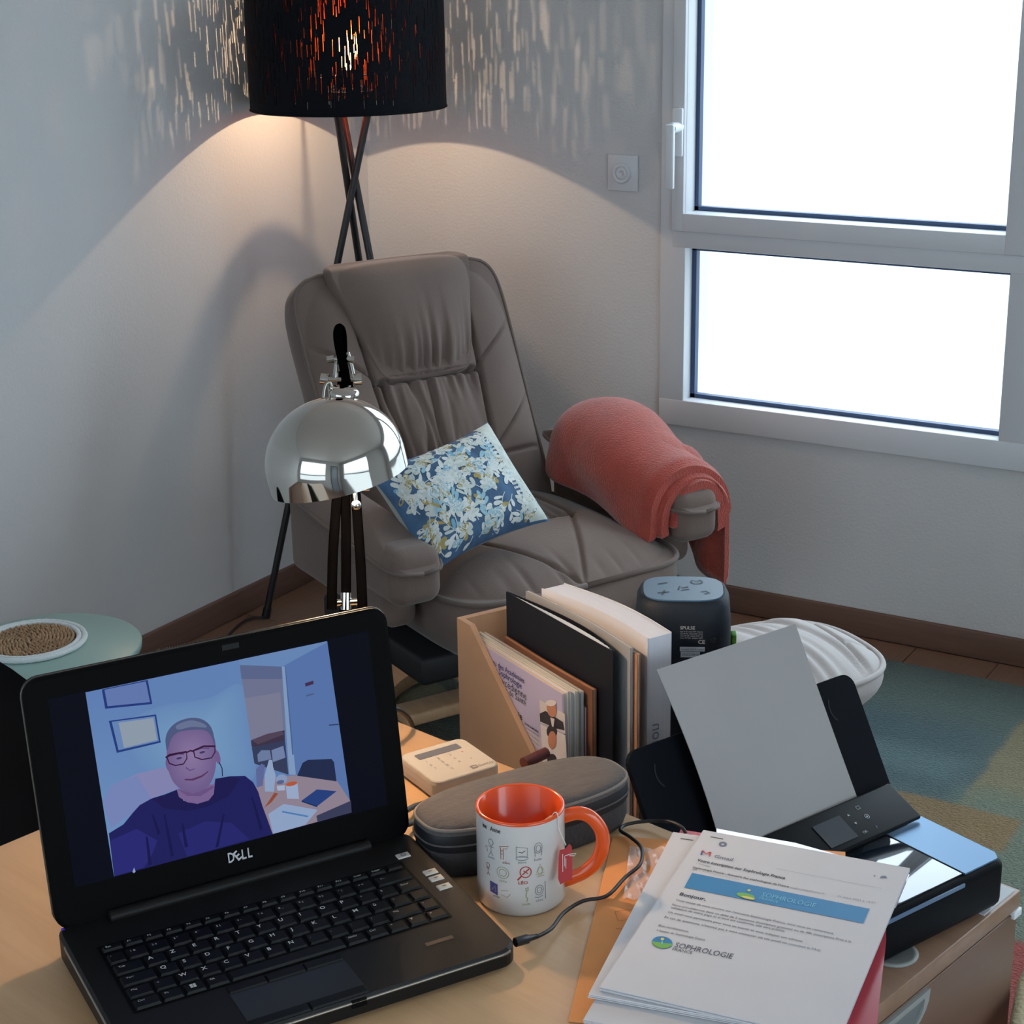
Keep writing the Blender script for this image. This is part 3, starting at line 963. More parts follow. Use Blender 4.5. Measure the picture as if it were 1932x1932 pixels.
wv = mb.build('woven_strands', m_rush, pm); wv['kind'] = 'stuff'
for r in (0.0845, 0.0945):
    pts = [(r*math.cos(2*math.pi*i/90), r*math.sin(2*math.pi*i/90), 0.0055+0.0004*math.sin(i*3)) for i in range(90)]
    MB().tube(pts, 0.0053, 8, closed=True).build('rope_border', m_rope, pm)

# ================================================================ BLACK VISITOR CHAIR left of the desk
VC = (-1.467, 1.171, 0); VA = R(-14)
vch = thing('visitor_chair', 'black moulded visitor chair at the far side of the desk', 'chair', VC, VA)
m_vch = mat('black_plastic', (6, 6, 8), 0.5, spec=0.12)
def shell(u, v):
    y = (u-0.5)*2; t = v
    wd = 0.235*(1-0.10*t)
    if t < 0.45:
        k = t/0.45; x = 0.21-0.40*k; z = 0.455-0.015*math.sin(k*math.pi)+0.012*y*y
    else:
        k = (t-0.45)/0.55; x = -0.19-0.10*k+0.03*k*k; z = 0.455+0.300*k
        z -= 0.085*abs(y)**3.2*hermite((k-0.35)/0.65)
        x += 0.045*y*y*k
    return (x, y*wd, z)
mb = MB().grid(shell, 26, 40)
mb.grid(lambda u, v: tuple(np.array(shell(1-u, v))+np.array([-0.012, 0, -0.006])), 26, 40)
mb.build('shell', m_vch, vch)
for sx in (-1, 1):
    for sy in (-1, 1):
        MB().cyl((0.02+sx*0.13, sy*0.13, 0.435), (0.0+sx*0.23, sy*0.22, 0.0), 0.011, n=12).build('leg', m_black, vch)
# ================================================================ DESK
DA = R(-11.5)
du = np.array([math.cos(DA), math.sin(DA), 0]); dv = np.array([-math.sin(DA), math.cos(DA), 0])
DBL = np.array([-1.142, 1.476, 0.0]); DW, DD, DZ = 0.713, 1.35, 0.73
dc = DBL+du*DW/2-dv*DD/2
desk = thing('desk', 'pale beech desk carrying the laptop, mug and papers', 'desk', (dc[0], dc[1], 0), DA)
m_desk = mat('desk_beech', (206, 166, 124), 0.42, grain=((5, 55, 40), (184, 142, 100), 0.5))
m_edge = mat('desk_edge_dark', (96, 74, 62), 0.5)
MB().box(-DW/2+0.002, DW/2-0.002, -DD/2+0.002, DD/2-0.002, DZ-0.0235, DZ, bev=0.0015).build('desk_top', m_desk, desk)
mb = MB(); e = 0.002
for (x0, x1, y0, y1) in ((-DW/2, DW/2, DD/2-e, DD/2), (-DW/2, DW/2, -DD/2, -DD/2+e), (-DW/2, -DW/2+e, -DD/2, DD/2), (DW/2-e, DW/2, -DD/2, DD/2)):
    mb.box(x0, x1, y0, y1, DZ-0.024, DZ-0.002)
mb.build('edge_band', m_edge, desk)
for sx in (-1, 1):
    for sy in (-1, 1):
        MB().box(sx*(DW/2-0.05)-0.02, sx*(DW/2-0.05)+0.02, sy*(DD/2-0.09)-0.02, sy*(DD/2-0.09)+0.02, 0, DZ-0.0235, bev=0.003).build('leg', mat('grey_leg', (120, 122, 124), 0.4, 0.6), desk)

# ================================================================ DRAWER UNIT behind the desk
CZ = 0.57
CC = at(1926, 1679, CZ)
cab = thing('drawer_unit', 'brown wooden drawer unit with grey recessed grip carrying the printer', 'drawer unit', (CC[0], CC[1], 0), DA)
CF = Frame((CC[0], CC[1], 0), DA)
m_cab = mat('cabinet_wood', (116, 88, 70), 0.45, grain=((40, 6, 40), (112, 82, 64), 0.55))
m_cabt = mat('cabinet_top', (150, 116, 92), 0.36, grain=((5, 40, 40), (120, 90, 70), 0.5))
m_grip = mat('grey_grip_plastic', (150, 152, 148), 0.4); m_gripin = mat('grip_inner', (112, 118, 118), 0.4)
CL, CWd = 0.70, 0.40
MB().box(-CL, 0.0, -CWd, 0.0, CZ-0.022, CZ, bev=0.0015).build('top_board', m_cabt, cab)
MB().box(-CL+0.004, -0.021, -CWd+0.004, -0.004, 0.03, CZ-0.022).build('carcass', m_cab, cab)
zz = [(0.03, 0.285), (0.288, CZ-0.025)]
for (z0, z1) in zz:
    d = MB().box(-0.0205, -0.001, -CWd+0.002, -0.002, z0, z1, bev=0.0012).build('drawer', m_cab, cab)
    # half-lens grip at the top of the drawer front
    yc = -0.272; hl = 0.075
    def Mf(p): return (p[2], p[0], p[1])
    out = [(yc-hl, z1-0.001)]+[(yc+hl*math.cos(math.pi*(1-t/14)), z1-0.001-0.044*math.sin(math.pi*t/14)**0.8) for t in range(1, 14)]+[(yc+hl, z1-0.001)]
    inn = [(yc+(p[0]-yc)*0.86, z1-0.007+(p[1]-z1)*0.74) for p in out]
    mb = MB(); n = len(out)
    v = [(0.0035, *p) for p in out]+[(0.0035, *p) for p in inn]+[(-0.001, *p) for p in out]+[(0.001, *p) for p in inn]
    f = []
    for i in range(n):
        j = (i+1) % n
        f += [(i, j, n+j, n+i), (i, 2*n+i, 2*n+j, j), (n+i, n+j, 3*n+j, 3*n+i)]
    mb.add(v, f, 0); mb.add([(0.001, *p) for p in inn], [tuple(range(n))], 1)
    mb.build('grip', [m_grip, m_gripin], d, recalc=True)
MB().box(-0.004, 0.003, -0.016, 0.001, CZ-0.030, CZ-0.021, bev=0.001).build('edge_cap', mat('white_cap', (225, 228, 230), 0.4), cab)
g = CF.l(at(1683, 1800, CZ))
mb = MB().lathe([(0.021, 0.0), (0.026, 0.0), (0.027, 0.0025), (0.0225, 0.0035), (0.021, 0.0025), (0.0, 0.0012)], 40, M=Matrix.Translation((g[0], g[1], CZ)))
mb.build('cable_grommet', m_grip, cab)
for sx in (-CL+0.05, -0.06):
    for sy in (-CWd+0.05, -0.05): MB().cyl((sx, sy, 0), (sx, sy, 0.03), 0.018, n=14).build('foot', m_black, cab)
tag(MB().box(-0.055, -0.004, -0.075, -0.006, 0, 0.0012).build('sheen_patch', mat('sky_sheen_white', (214, 216, 220), 0.6)), 'pale patch of painted sky sheen by the right end of the printer', 'paper')  # thin pale sheet paints the sky's reflection on the unit top
place(bpy.data.objects['sheen_patch'], (CC[0], CC[1], CZ), DA)

# ================================================================ PRINTER
PA = R(68); PW_, PD_, PH_ = 0.338, 0.160, 0.062
PT = CZ+0.003+PH_
R0 = at(1690, 1512, PT)
w_ = np.array([math.cos(PA), math.sin(PA), 0]); b_ = np.array([-math.sin(PA), math.cos(PA), 0])
pc = R0-w_*PW_/2-b_*PD_/2+b_*0.004
prn = thing('printer', 'black compact printer with raised lid on the drawer unit', 'printer', (pc[0], pc[1], CZ+0.0012), PA)
PF = Frame((pc[0], pc[1], 0), PA)
m_prn = mat('printer_black', (10, 12, 16), 0.45, spec=0.10); m_gloss = mat('printer_gloss_black', (24, 32, 44), 0.06, coat=1.0, spec=1.0)
m_satin = mat('printer_sky_tint', (96, 134, 168), 0.36, metal=0.55, spec=1.0); m_lid = mat('printer_lid', (13, 16, 23), 0.55, spec=0.08)  # side strip's blue base stands in for reflected sky
hx, hy_ = PW_/2, PD_/2
mb = MB().box(-hx, hx, -hy_, hy_, 0.002, PH_, bev=0.012, seg=4)
for sx in (-0.14, 0.14):
    for sy in (-0.06, 0.06): mb.cyl((sx, sy, 0), (sx, sy, 0.003), 0.008, n=12)
mb.build('body', m_prn, prn)
MB().box(-hx+0.012, 0.102, -hy_+0.006, 0.030, PH_-0.001, PH_+0.0008, bev=0.0006).build('top_cover', m_gloss, prn)
mb = MB()
o_ = [(0.1045, -hy_+0.004), (hx-0.012, -hy_+0.004), (hx-0.004, -hy_+0.014), (hx-0.003, hy_-0.012), (0.1045, hy_-0.012)]
mb.prism(o_, PH_-0.001, PH_+0.0008); mb.build('side_strip', m_satin, prn)
MB().box(-0.02, 0.10, -hy_-0.0006, -hy_+0.004, PH_-0.012, PH_-0.0075, bev=0.0004).build('front_lip', mat('printer_lip', (96, 120, 150), 0.25), prn)
MB().box(-hx+0.014, hx-0.03, 0.032, 0.046, PH_-0.0006, PH_+0.001).build('paper_slot', mat('slot_black', (8, 9, 11), 0.6), prn)
# tilted control panel
TILT = R(24)
Mp = Matrix.Translation((0, 0.030, PH_+0.002)) @ Matrix.Rotation(TILT, 4, 'X')
cp = MB().box(-hx+0.004, hx-0.012, 0.0, 0.054, 0, 0.006, bev=0.0025, M=Mp).build('control_panel', m_prn, prn)
MB().box(0.020, 0.062, 0.008, 0.040, 0.006, 0.0068, M=Mp).build('display', mat('dead_lcd', (58, 62, 68), 0.25), cp)
mb = MB(); fn = lambda x, y: tuple(Mp @ Vector((x, y, 0.0064)))
icol = mat('panel_icon_grey', (170, 175, 180), 0.5)
for (ix, iy, s) in ((0.073, 0.036, '^'), (0.073, 0.024, 'v'), (0.073, 0.010, 'OK'), (0.092, 0.040, 'o'), (0.093, 0.026, 'w'), (0.094, 0.010, '?')):
    if s == '^': poly(mb, [(ix-0.0018, iy-0.001), (ix+0.0018, iy-0.001), (ix, iy+0.002)], fn)
    elif s == 'v': poly(mb, [(ix-0.0018, iy+0.001), (ix, iy-0.002), (ix+0.0018, iy+0.001)], fn)
    elif s == 'o': stroke(mb, [(ix-0.0022, iy-0.002), (ix+0.0022, iy-0.002), (ix+0.0022, iy+0.002), (ix-0.0022, iy+0.002)], 0.0006, fn, closed=True)
    elif s == 'w':
        stroke(mb, ell(ix, iy, 0.0028, 0.0028, 14), 0.0007, fn, closed=True); poly(mb, ell(ix, iy, 0.0012, 0.0012, 8), fn)
    else: put_text(mb, s, (ix-0.002, iy-0.0015), size=0.0045, fn=fn)
mb.build('panel_icons', icol, cp)
# lid raised as paper support
LT = R(60)
Ml = Matrix.Translation((0, hy_-0.006, PH_)) @ Matrix.Rotation(LT, 4, 'X')
def rrect(x0, x1, y0, y1, r, n=5):
    out = []
    for (cx, cy, a) in ((x1-r, y1-r, 0), (x0+r, y1-r, 90), (x0+r, y0+r, 180), (x1-r, y0+r, 270)):
        for k in range(n+1): t = R(a+90*k/n); out.append((cx+r*math.cos(t), cy+r*math.sin(t)))
    return out
ld_ = MB().prism(rrect(-hx, hx, 0.0, 0.157, 0.016), -0.007, 0.0, M=Ml).build('lid', m_lid, prn)
fn = lambda x, y: tuple(Ml @ Vector((x, y, 0.0007)))
for cx in (-0.125, 0.135):
    mb = MB(); stroke(mb, [(cx+0.016*math.cos(t), 0.125+0.018*math.sin(t)) for t in [2.5+i*0.22 for i in range(8)]], 0.0016, fn)
    mb.build('lid_mark', mat('lid_mark_dark', (12, 14, 18), 0.4), ld_)
# sheet of paper standing in the feeder
m_paper = mat('white_paper', (208, 206, 209), 0.85, var=(20, 0.015))
m_shaded_paper = mat('shaded_feeder_paper', (164, 160, 158), 0.85, var=(20, 0.015))  # darker copy of the white paper, the upright sheet's shade is in its colour
def sheet_pt(u, v):
    s = -0.01+0.238*v
    x = -0.098+0.207*u
    curl = 0.010*math.sin(v*math.pi)*(1-u)**1.5+0.004*v*v
    a = LT
    yy = hy_-0.012+s*math.cos(a)+curl*math.sin(a)*-1; zz_ = PH_+0.004+s*math.sin(a)+curl*math.cos(a)
    return (x-0.006*v, yy, zz_)
mb = MB().grid(sheet_pt, 12, 18)
mb.grid(lambda u, v: tuple(np.array(sheet_pt(1-u, v))+np.array([0, 0.0006, -0.0004])), 12, 18)
shp = mb.build('paper_sheet', m_shaded_paper); place(shp, (pc[0], pc[1], CZ+0.0012), PA)
tag(shp, 'blank sheet of paper standing upright in the printer feeder', 'paper')

# ================================================================ MAGAZINE BOX AND CONTENTS
OA = R(-27); OO = at(862, 1168, 0.80)
OF = Frame((OO[0], OO[1], CZ), OA)
box = thing('magazine_box', 'pale wooden magazine box with slanted side holding booklets and folders', 'file holder', (OO[0], OO[1], CZ), OA)
m_box = mat('box_wood', (158, 131, 108), 0.5, grain=((6, 30, 8), (140, 114, 92), 0.45))
BT, BD_, BHh = 0.130, 0.255, 0.232
My = Matrix(((1, 0, 0, 0), (0, 0, 1, 0), (0, 1, 0, 0), (0, 0, 0, 1)))   # (x,z,y)->(x,y,z)
_n0 = np.array([-math.sin(OA), math.cos(OA), 0.0]); _p0 = OF.w(0, 0, 0)
_qa = OF.l(onpl(893, 1192, _p0, _n0)); _qb = OF.l(onpl(1021, 1426, _p0, _n0))
_sl = (_qb[2]-_qa[2])/(_qb[0]-_qa[0]); _xe = min(_qa[0]+(0.045-_qa[2])/_sl, BD_-0.004); _xt = _qa[0]+(BHh-_qa[2])/_sl
side = [(0, 0), (BD_, 0), (BD_, 0.045), (_xe, 0.045), (max(_xt, 0.014), BHh), (0.0, BHh)]
MB().prism(side, 0.0, 0.007, M=My).build('side_panel', m_box, box)
MB().prism(side, BT-0.007, BT, M=My).build('side_panel', m_box, box)
MB().box(0, 0.009, 0.007, BT-0.007, 0.0, BHh).build('back_panel', m_box, box)
MB().box(0.009, BD_, 0.007, BT-0.007, 0.0, 0.008).build('bottom_panel', m_box, box)
MB().box(BD_-0.008, BD_, 0.007, BT-0.007, 0.008, 0.055).build('front_panel', m_box, box)
def booklet(name, label, cat, x0, x1, y0, y1, z0, z1, cover, pages, group=None, spine='far', bow=0.0, skew=0.0):
    """standing booklet in box coordinates: cover sheets around a page block"""
    t = thing(name, label, cat, OF.w(0, 0, 0), OA, group)
    th = min(0.0008, (y1-y0)*0.2)
    def sk(mb):
        if bow or skew:
            mb.v = [(x, y+bow*math.sin(math.pi*(x-x0)/(x1-x0))+skew*(x-x0), z) for x, y, z in mb.v]
        return mb
    def slabx(ya, yb, xa, xb, za, zb):
        mb = MB(); n = 10 if bow else 1
        for i in range(n): mb.box(xa+(xb-xa)*i/n, xa+(xb-xa)*(i+1)/n, ya, yb, za, zb)
        return sk(mb)
    slabx(y0+th, y1-th, x0+0.0006, x1-0.001, z0+0.0005, z1-0.0006).build('pages', pages, t)
    slabx(y0, y0+th, x0, x1, z0, z1).build('front_cover', cover, t)
    slabx(y1-th, y1, x0, x1, z0, z1).build('back_cover', cover, t)
    return t
m_pages = mat('cream_pages', (192, 174, 148), 0.9, grain=((20, 900, 8), (168, 146, 118), 0.5))
m_pagesg = mat('grey_pages', (186, 182, 178), 0.9, grain=((20, 900, 8), (150, 146, 144), 0.5))
cov = [mat('cover_lavender', (186, 180, 196), 0.5), mat('cover_pale', (200, 204, 206), 0.5), mat('cover_greyblue', (150, 160, 172), 0.5),
       mat('cover_plum', (92, 58, 84), 0.5), mat('cover_grey', (128, 130, 134), 0.5)]
zb0 = 0.0085
y = 0.0085
mag_desc = ['nearest of the booklets, lavender cover with two portrait photos', 'second booklet behind the lavender cover', 'third booklet behind the lavender cover',
            'fourth booklet behind the lavender cover', 'fifth booklet behind the lavender cover', 'sixth booklet behind the lavender cover', 'thin plum-spined booklet at the back of the booklet row']
for k in range(7):
    t = (0.0046, 0.0042, 0.0040, 0.0034, 0.0036, 0.0034, 0.0034)[k]
    z1 = (0.211, 0.213, 0.209, 0.212, 0.208, 0.210, 0.190)[k]
    x1 = 0.219+(0, .0015, .001, .003, .0025, .004, .005)[k]
    mg = booklet('booklet', mag_desc[k], 'booklet', 0.0105, x1, y, y+t, zb0, z1, cov[(0, 1, 2, 1, 4, 2, 3)[k]], m_pages, 'booklets in the wooden magazine box')
    if k == 0: mag0 = mg; mag_y = y
    y += t+0.0003
# cover print of the nearest booklet, drawn in box x/z coordinates
mb = MB(); yp = mag_y-0.0005
def fc(x, z): return (x, yp, z)
def fc2(x, z): return (x, yp-0.0003, z)
mc = [mat('cover_white', (212, 206, 208), 0.5), mat('ink_blue', (62, 60, 110), 0.6), mat('ink_dark', (40, 38, 48), 0.6), mat('portrait_skin', (176, 122, 98), 0.6),
      mat('portrait_suit', (46, 44, 50), 0.6), mat('portrait_bg', (196, 190, 190), 0.6), mat('hair_grey', (206, 200, 196), 0.6), mat('lilac_band', (170, 166, 196), 0.5)]
_oy = np.array([-math.sin(OA), math.cos(OA), 0.0]); _op = OF.w(0, yp, 0)
def cv(px_, py_): q = OF.l(onpl(px_, py_, _op, _oy)); return (q[0], q[2])
fc3 = lambda x, z: (x, yp-0.0006, z); fc4 = lambda x, z: (x, yp-0.0009, z)
poly(mb, [(0.012, 0.140), (0.2185, 0.140), (0.2185, 0.2105), (0.012, 0.2105)], fc, 7)
def ct(s_, a, b, mi, bold=False): put_text(mb, s_, cv(*a), cv(*b), fn=fc2, mi=mi, bold=bold)
ct('Réseau des Académies', (914, 1243), (990, 1290), 1, True)
ct('de Sophrologie', (930, 1264), (985, 1300), 1, True)
ct('Caycédienne', (935, 1283), (994, 1321), 2)
ct('et de Santé', (950, 1304), (993, 1332), 2)
ct('gie', (974, 1352), (986, 1359), 2, True)
ct('DANS LE MONDE', (990, 1366), (1016, 1383), 2, True)
for i_ in range(5): ct('la revue de sophrologie'[:23-i_*2], (993+i_*3, 1374+i_*9), (1017, 1390+i_*9), 2)
poly(mb, [cv(*q) for q in ((1018, 1320), (1066, 1347), (1067, 1385), (1020, 1364))], fc2, 5)
poly(mb, [cv(*q) for q in ((1020, 1366), (1067, 1387), (1071, 1450), (1026, 1450))], fc2, 0)
poly(mb, [cv(*q) for q in ((1019, 1346), (1030, 1341), (1052, 1355), (1063, 1362), (1066, 1378), (1050, 1374), (1020, 1361))], fc3, 4)
poly(mb, [cv(*q) for q in ell(1042, 1338, 9, 15, 18, -0.2)], fc4, 3); poly(mb, [cv(*q) for q in ell(1041, 1326, 10, 6, 14)], lambda x, z: (x, yp-0.0011, z), 6)
poly(mb, [cv(*q) for q in ((1040, 1353), (1048, 1356), (1046, 1371), (1043, 1370))], lambda x, z: (x, yp-0.0012, z), 0)
poly(mb, [cv(*q) for q in ell(1042, 1380, 10, 13, 18)], fc3, 4); poly(mb, [cv(*q) for q in ell(1043, 1396, 8, 17, 18)], fc4, 3)
poly(mb, [cv(*q) for q in ell(1042, 1432, 9, 10, 16)], fc3, 4)
o = mb.build('cover_print', mc, mag0)
# kraft card folder, open
m_kraft = mat('kraft_card', (150, 110, 82), 0.7, var=(40, 0.06)); m_kraftd = mat('brown_card', (98, 64, 46), 0.7)
y = 0.0375
booklet('card_folder', 'brown card folder between the booklets and the black sleeve', 'folder', 0.045, 0.234, y, y+0.0055, zb0, 0.214, m_kraftd, m_kraft, bow=-0.0018)
y = 0.0455
# black document sleeve
sl = thing('document_sleeve', 'black plastic document sleeve with papers standing in the wooden box', 'folder', OF.w(0, 0, 0), OA)
m_sleeve = mat('black_sleeve', (14, 18, 27), 0.5, spec=0.25)
def sleeve(yy, x):
    return yy
n = 24
def bowf(x): t = (x-0.040)/0.222; return 0.0125*math.sin(math.pi*min(1, max(0, t)))**0.8*(0.6+0.8*t)
mb = MB()
xs = [0.040+0.222*i/n for i in range(n+1)]
front = [(x, y) for x in xs]; rear = [(x, y+0.002+bowf(x)) for x in xs]
loop = front+rear[::-1]
mb.add([(p[0], p[1], zb0) for p in loop]+[(p[0], p[1], 0.268) for p in loop], [(i, (i+1) % len(loop), len(loop)+(i+1) % len(loop), len(loop)+i) for i in range(len(loop))], 0, False)
k = 0.0007
loop2 = [(x, y+k) for x in xs[1:-1]]+[(x, y+0.002+bowf(x)-k) for x in xs[1:-1]][::-1]
mb.add([(p[0], p[1], zb0) for p in loop2]+[(p[0], p[1], 0.268) for p in loop2], [(i, (i+1) % len(loop2), len(loop2)+(i+1) % len(loop2), len(loop2)+i) for i in range(len(loop2))], 0, False)
for A, B in ((front, [(x, y+k) for x in xs]), (rear, [(p[0], p[1]-k) for p in rear])):
    m_ = len(A); mb.add([(p[0], p[1], 0.268) for p in A]+[(p[0], p[1], 0.268) for p in B], [(i, i+1, m_+i+1, m_+i) for i in range(m_-1)], 0, False)
mb.build('sleeve', m_sleeve, sl)
mb = MB()
for i in range(n-1):
    xa, xb = xs[i]+0.001, xs[i+1]+0.001
    mb.box(xa, xb, y+0.001, y+0.0015+0.55*bowf(xa), zb0, 0.2668)
mb.build('papers', mat('sleeve_papers', (190, 194, 198), 0.85), sl)
# loose papers and a clear cover behind the sleeve
y = 0.0605
booklet('loose_papers', 'sheaf of loose papers between the black sleeve and the thick white book', 'papers', 0.060, 0.273, y, y+0.004, zb0, 0.272, mat('clear_cover', (150, 152, 156), 0.25), m_pagesg, bow=0.006)
booklet('thin_booklet', 'thin buff booklet in front of the thick white book', 'booklet', 0.070, 0.280, y+0.0045, y+0.0085, zb0, 0.266, m_kraft, mat('buff_pages', (205, 188, 172), 0.9), bow=0.005)
# thick white bound book, bowed
y = 0.0735
bk = thing('bound_document', 'thick white bound document, tallest in the wooden box', 'book', OF.w(0, 0, 0), OA)
m_wpage = mat('white_page_block', (218, 218, 224), 0.85, grain=((8, 1400, 4), (186, 186, 196), 0.45))
x0, x1 = 0.078, 0.272
def bb(x): t = (x-x0)/(x1-x0); return 0.010*math.sin(math.pi*t)+0.012*t
mb = MB(); n = 20
for i in range(n):
    xa = x0+(x1-x0)*i/n; xb = x0+(x1-x0)*(i+1)/n
    v = [(xa, y+bb(xa), zb0), (xb, y+bb(xb), zb0), (xb, y+0.030+bb(xb), zb0), (xa, y+0.030+bb(xa), zb0)]
    v += [(p[0], p[1], 0.277) for p in v]
    mb.add(v, [(3, 2, 1, 0), (4, 5, 6, 7), (0, 1, 5, 4), (2, 3, 7, 6)]+([(0, 4, 7, 3)] if i == 0 else [])+([(1, 2, 6, 5)] if i == n-1 else []), 0, False)
mb.build('page_block', m_wpage, bk)
mb = MB()
for ya in (-0.0012, 0.0302):
    for i in range(n):
        xa = x0-0.001+(x1-x0+0.001)*i/n; xb = x0-0.001+(x1-x0+0.001)*(i+1)/n
        v = [(xa, y+ya+bb(xa), zb0), (xb, y+ya+bb(xb), zb0), (xb, y+ya+0.001+bb(xb), zb0), (xa, y+ya+0.001+bb(xa), zb0)]
        v += [(p[0], p[1], 0.278) for p in v]
        mb.add(v, [(3, 2, 1, 0), (4, 5, 6, 7), (0, 1, 5, 4), (2, 3, 7, 6), (0, 4, 7, 3), (1, 2, 6, 5)], 0, False)
mb.build('cover', mat('white_cover', (206, 206, 212), 0.5), bk)
mb = MB()
put_text(mb, 'Formation', (0.045, -0.010), size=0.020, fn=lambda a, b: (x1+0.0006, y+bb(x1)+0.006+b+0.010, 0.045+a), mi=0)
mb.v = [(px_, py_, pz_) for px_, py_, pz_ in mb.v]
mb.build('edge_print', mat('print_grey_blue', (120, 128, 150), 0.7), bk)

# ================================================================ SPEAKER
SPT = 0.85
sp0 = at(1289, 1112, SPT)
SA = R(27)
spk = thing('speaker', 'dark blue portable speaker with buttons on top behind the wooden box', 'speaker', (sp0[0], sp0[1], CZ), SA)
m_spk = mat('speaker_rubber', (22, 30, 40), 0.6, spec=0.3, bump=(500, 0.1)); m_spkt = mat('speaker_top', (70, 100, 126), 0.38)
HS = SPT-CZ
def ssec(r, n=5.0): return superell(r, r*0.86, n)
mb = MB()
prof = [(0.046, 0.0), (0.055, 0.006), (0.0575, 0.03), (0.0575, 0.15), (0.0555, HS-0.030), (0.0535, HS-0.008), (0.050, HS-0.001), (0.048, HS)]
N_ = 72; v = []
for (r, z) in prof:
    for j in range(N_): x, yv = ssec(r, 3.4)(2*math.pi*j/N_); v.append((x, yv, z))
f = [(i*N_+j, i*N_+(j+1) % N_, (i+1)*N_+(j+1) % N_, (i+1)*N_+j) for i in range(len(prof)-1) for j in range(N_)]
f.append(tuple(range(N_-1, -1, -1)))
mb.add(v, f, 0, True); mb.add(v[-N_:], [tuple(range(N_))], 0, False)
mb.build('body', m_spk, spk)
mb = MB(); ou = [ssec(0.0462, 3.4)(2*math.pi*j/N_) for j in range(N_)]
mb.prism(ou, HS-0.001, HS+0.0016); tp = mb.build('top_plate', m_spkt, spk)
mb = MB(); ft = lambda x, yv: (x, yv, HS+0.0021)
stroke(mb, [(-0.030, 0.012), (-0.018, 0.018)], 0.0022, ft)
stroke(mb, [(-0.030, -0.017), (-0.016, -0.013)], 0.0022, ft); stroke(mb, [(-0.0245, -0.0215), (-0.0215, -0.0085)], 0.0022, ft)
stroke(mb, ell(0.016, 0.021, 0.0068, 0.0068, 16, 0, 2.2, 2.2+5.3), 0.0018, ft); stroke(mb, [(0.013, 0.024), (0.019, 0.021)], 0.0016, ft)
stroke(mb, [(-0.006, -0.006), (-0.004, 0.006), (0.000, 0.000), (0.006, 0.005)], 0.0022, ft); stroke(mb, [(-0.002, -0.007), (0.007, -0.004)], 0.0022, ft)
stroke(mb, [(0.020, -0.012), (0.026, -0.010), (0.030, -0.016), (0.024, -0.019)], 0.0024, ft)
mb.build('button_marks', mat('speaker_mark_dark', (22, 30, 40), 0.5), tp)
# rating label on the near face
yn = -0.0575*0.86-0.0006
mb = MB(); fs_ = lambda x, z: (x+0.009, yn-0.0002, z); fs2 = lambda x, z: (x+0.009, yn-0.0005, z)
lw = mat('label_text_pale', (170, 176, 182), 0.6); lwh = mat('label_white', (196, 200, 206), 0.6); lin_ = mat('label_ink', (40, 44, 52), 0.6)
zt = HS-0.030
put_text(mb, 'SPULSE', (-0.013, zt), (0.004, zt), fn=fs_, mi=0, bold=True)
for i in range(4): put_text(mb, 'input 5V 2A  output 20W  frequency'[:34-3*i], (-0.013, zt-0.0035-i*0.0026), (0.013, zt-0.0035-i*0.0026), fn=fs_, mi=0, size=0.0024)
put_text(mb, 'CE', (0.0075, zt-0.0175), (0.0155, zt-0.0175), fn=fs_, mi=0, bold=True)
poly(mb, [(-0.013, zt-0.027), (0.0155, zt-0.027), (0.0155, zt-0.0215), (-0.013, zt-0.0215)], fs_, 1)
poly(mb, [(-0.012, zt-0.0345), (0.010, zt-0.0345), (0.010, zt-0.0275), (-0.012, zt-0.0275)], fs_, 1)
put_text(mb, 'S/N 0221004160', (-0.0105, zt-0.0325), (0.0085, zt-0.0325), fn=fs2, mi=2, size=0.0048)
put_text(mb, 'model 2020 serial', (-0.0115, zt-0.0255), (0.014, zt-0.0255), fn=fs2, mi=2, size=0.003)
mb.build('rating_label', [lw, lwh, lin_], spk)
mb = MB(); put_text(mb, 'S', (-0.011, 0.0), size=0.030, fn=lambda a, b: (b+0.004, yn-0.0003, zt-0.066-a-0.012), mi=0, bold=True)
mb.build('brand_lettering', mat('brand_grey', (78, 86, 96), 0.5), spk)
MB().box(0.0565, 0.0625, -0.012, 0.004, HS-0.078, HS-0.052, bev=0.001).build('fabric_tag', mat('lime_green_tag', (88, 150, 46), 0.8, var=(300, 0.25)), spk)
for sx in (-0.034, 0.034):
    MB().cyl((sx, yn+0.004, HS-0.044), (sx, yn+0.0008, HS-0.044), 0.0035, n=14).build('screw_hole', mat('screw_black', (14, 18, 24), 0.5), spk)
# ================================================================ LAPTOP
LA = R(60.4); LO = (-0.8572, 1.0054, DZ)
LW, LD, LH = 0.341, 0.225, 0.223
lap = thing('laptop', 'open black laptop showing a portrait photo on the desk', 'laptop', LO, LA)
m_lap = mat('laptop_grey_black', (24, 22, 21), 0.45, spec=0.2, bump=(900, 0.04)); m_lapd = mat('laptop_black', (8, 8, 9), 0.5, spec=0.1)
m_trim = mat('laptop_trim', (150, 142, 132), 0.3, 0.7); m_key = mat('laptop_key', (12, 12, 12), 0.45, spec=0.2)
m_leg = mat('key_legend_white', (200, 198, 192), 0.6)
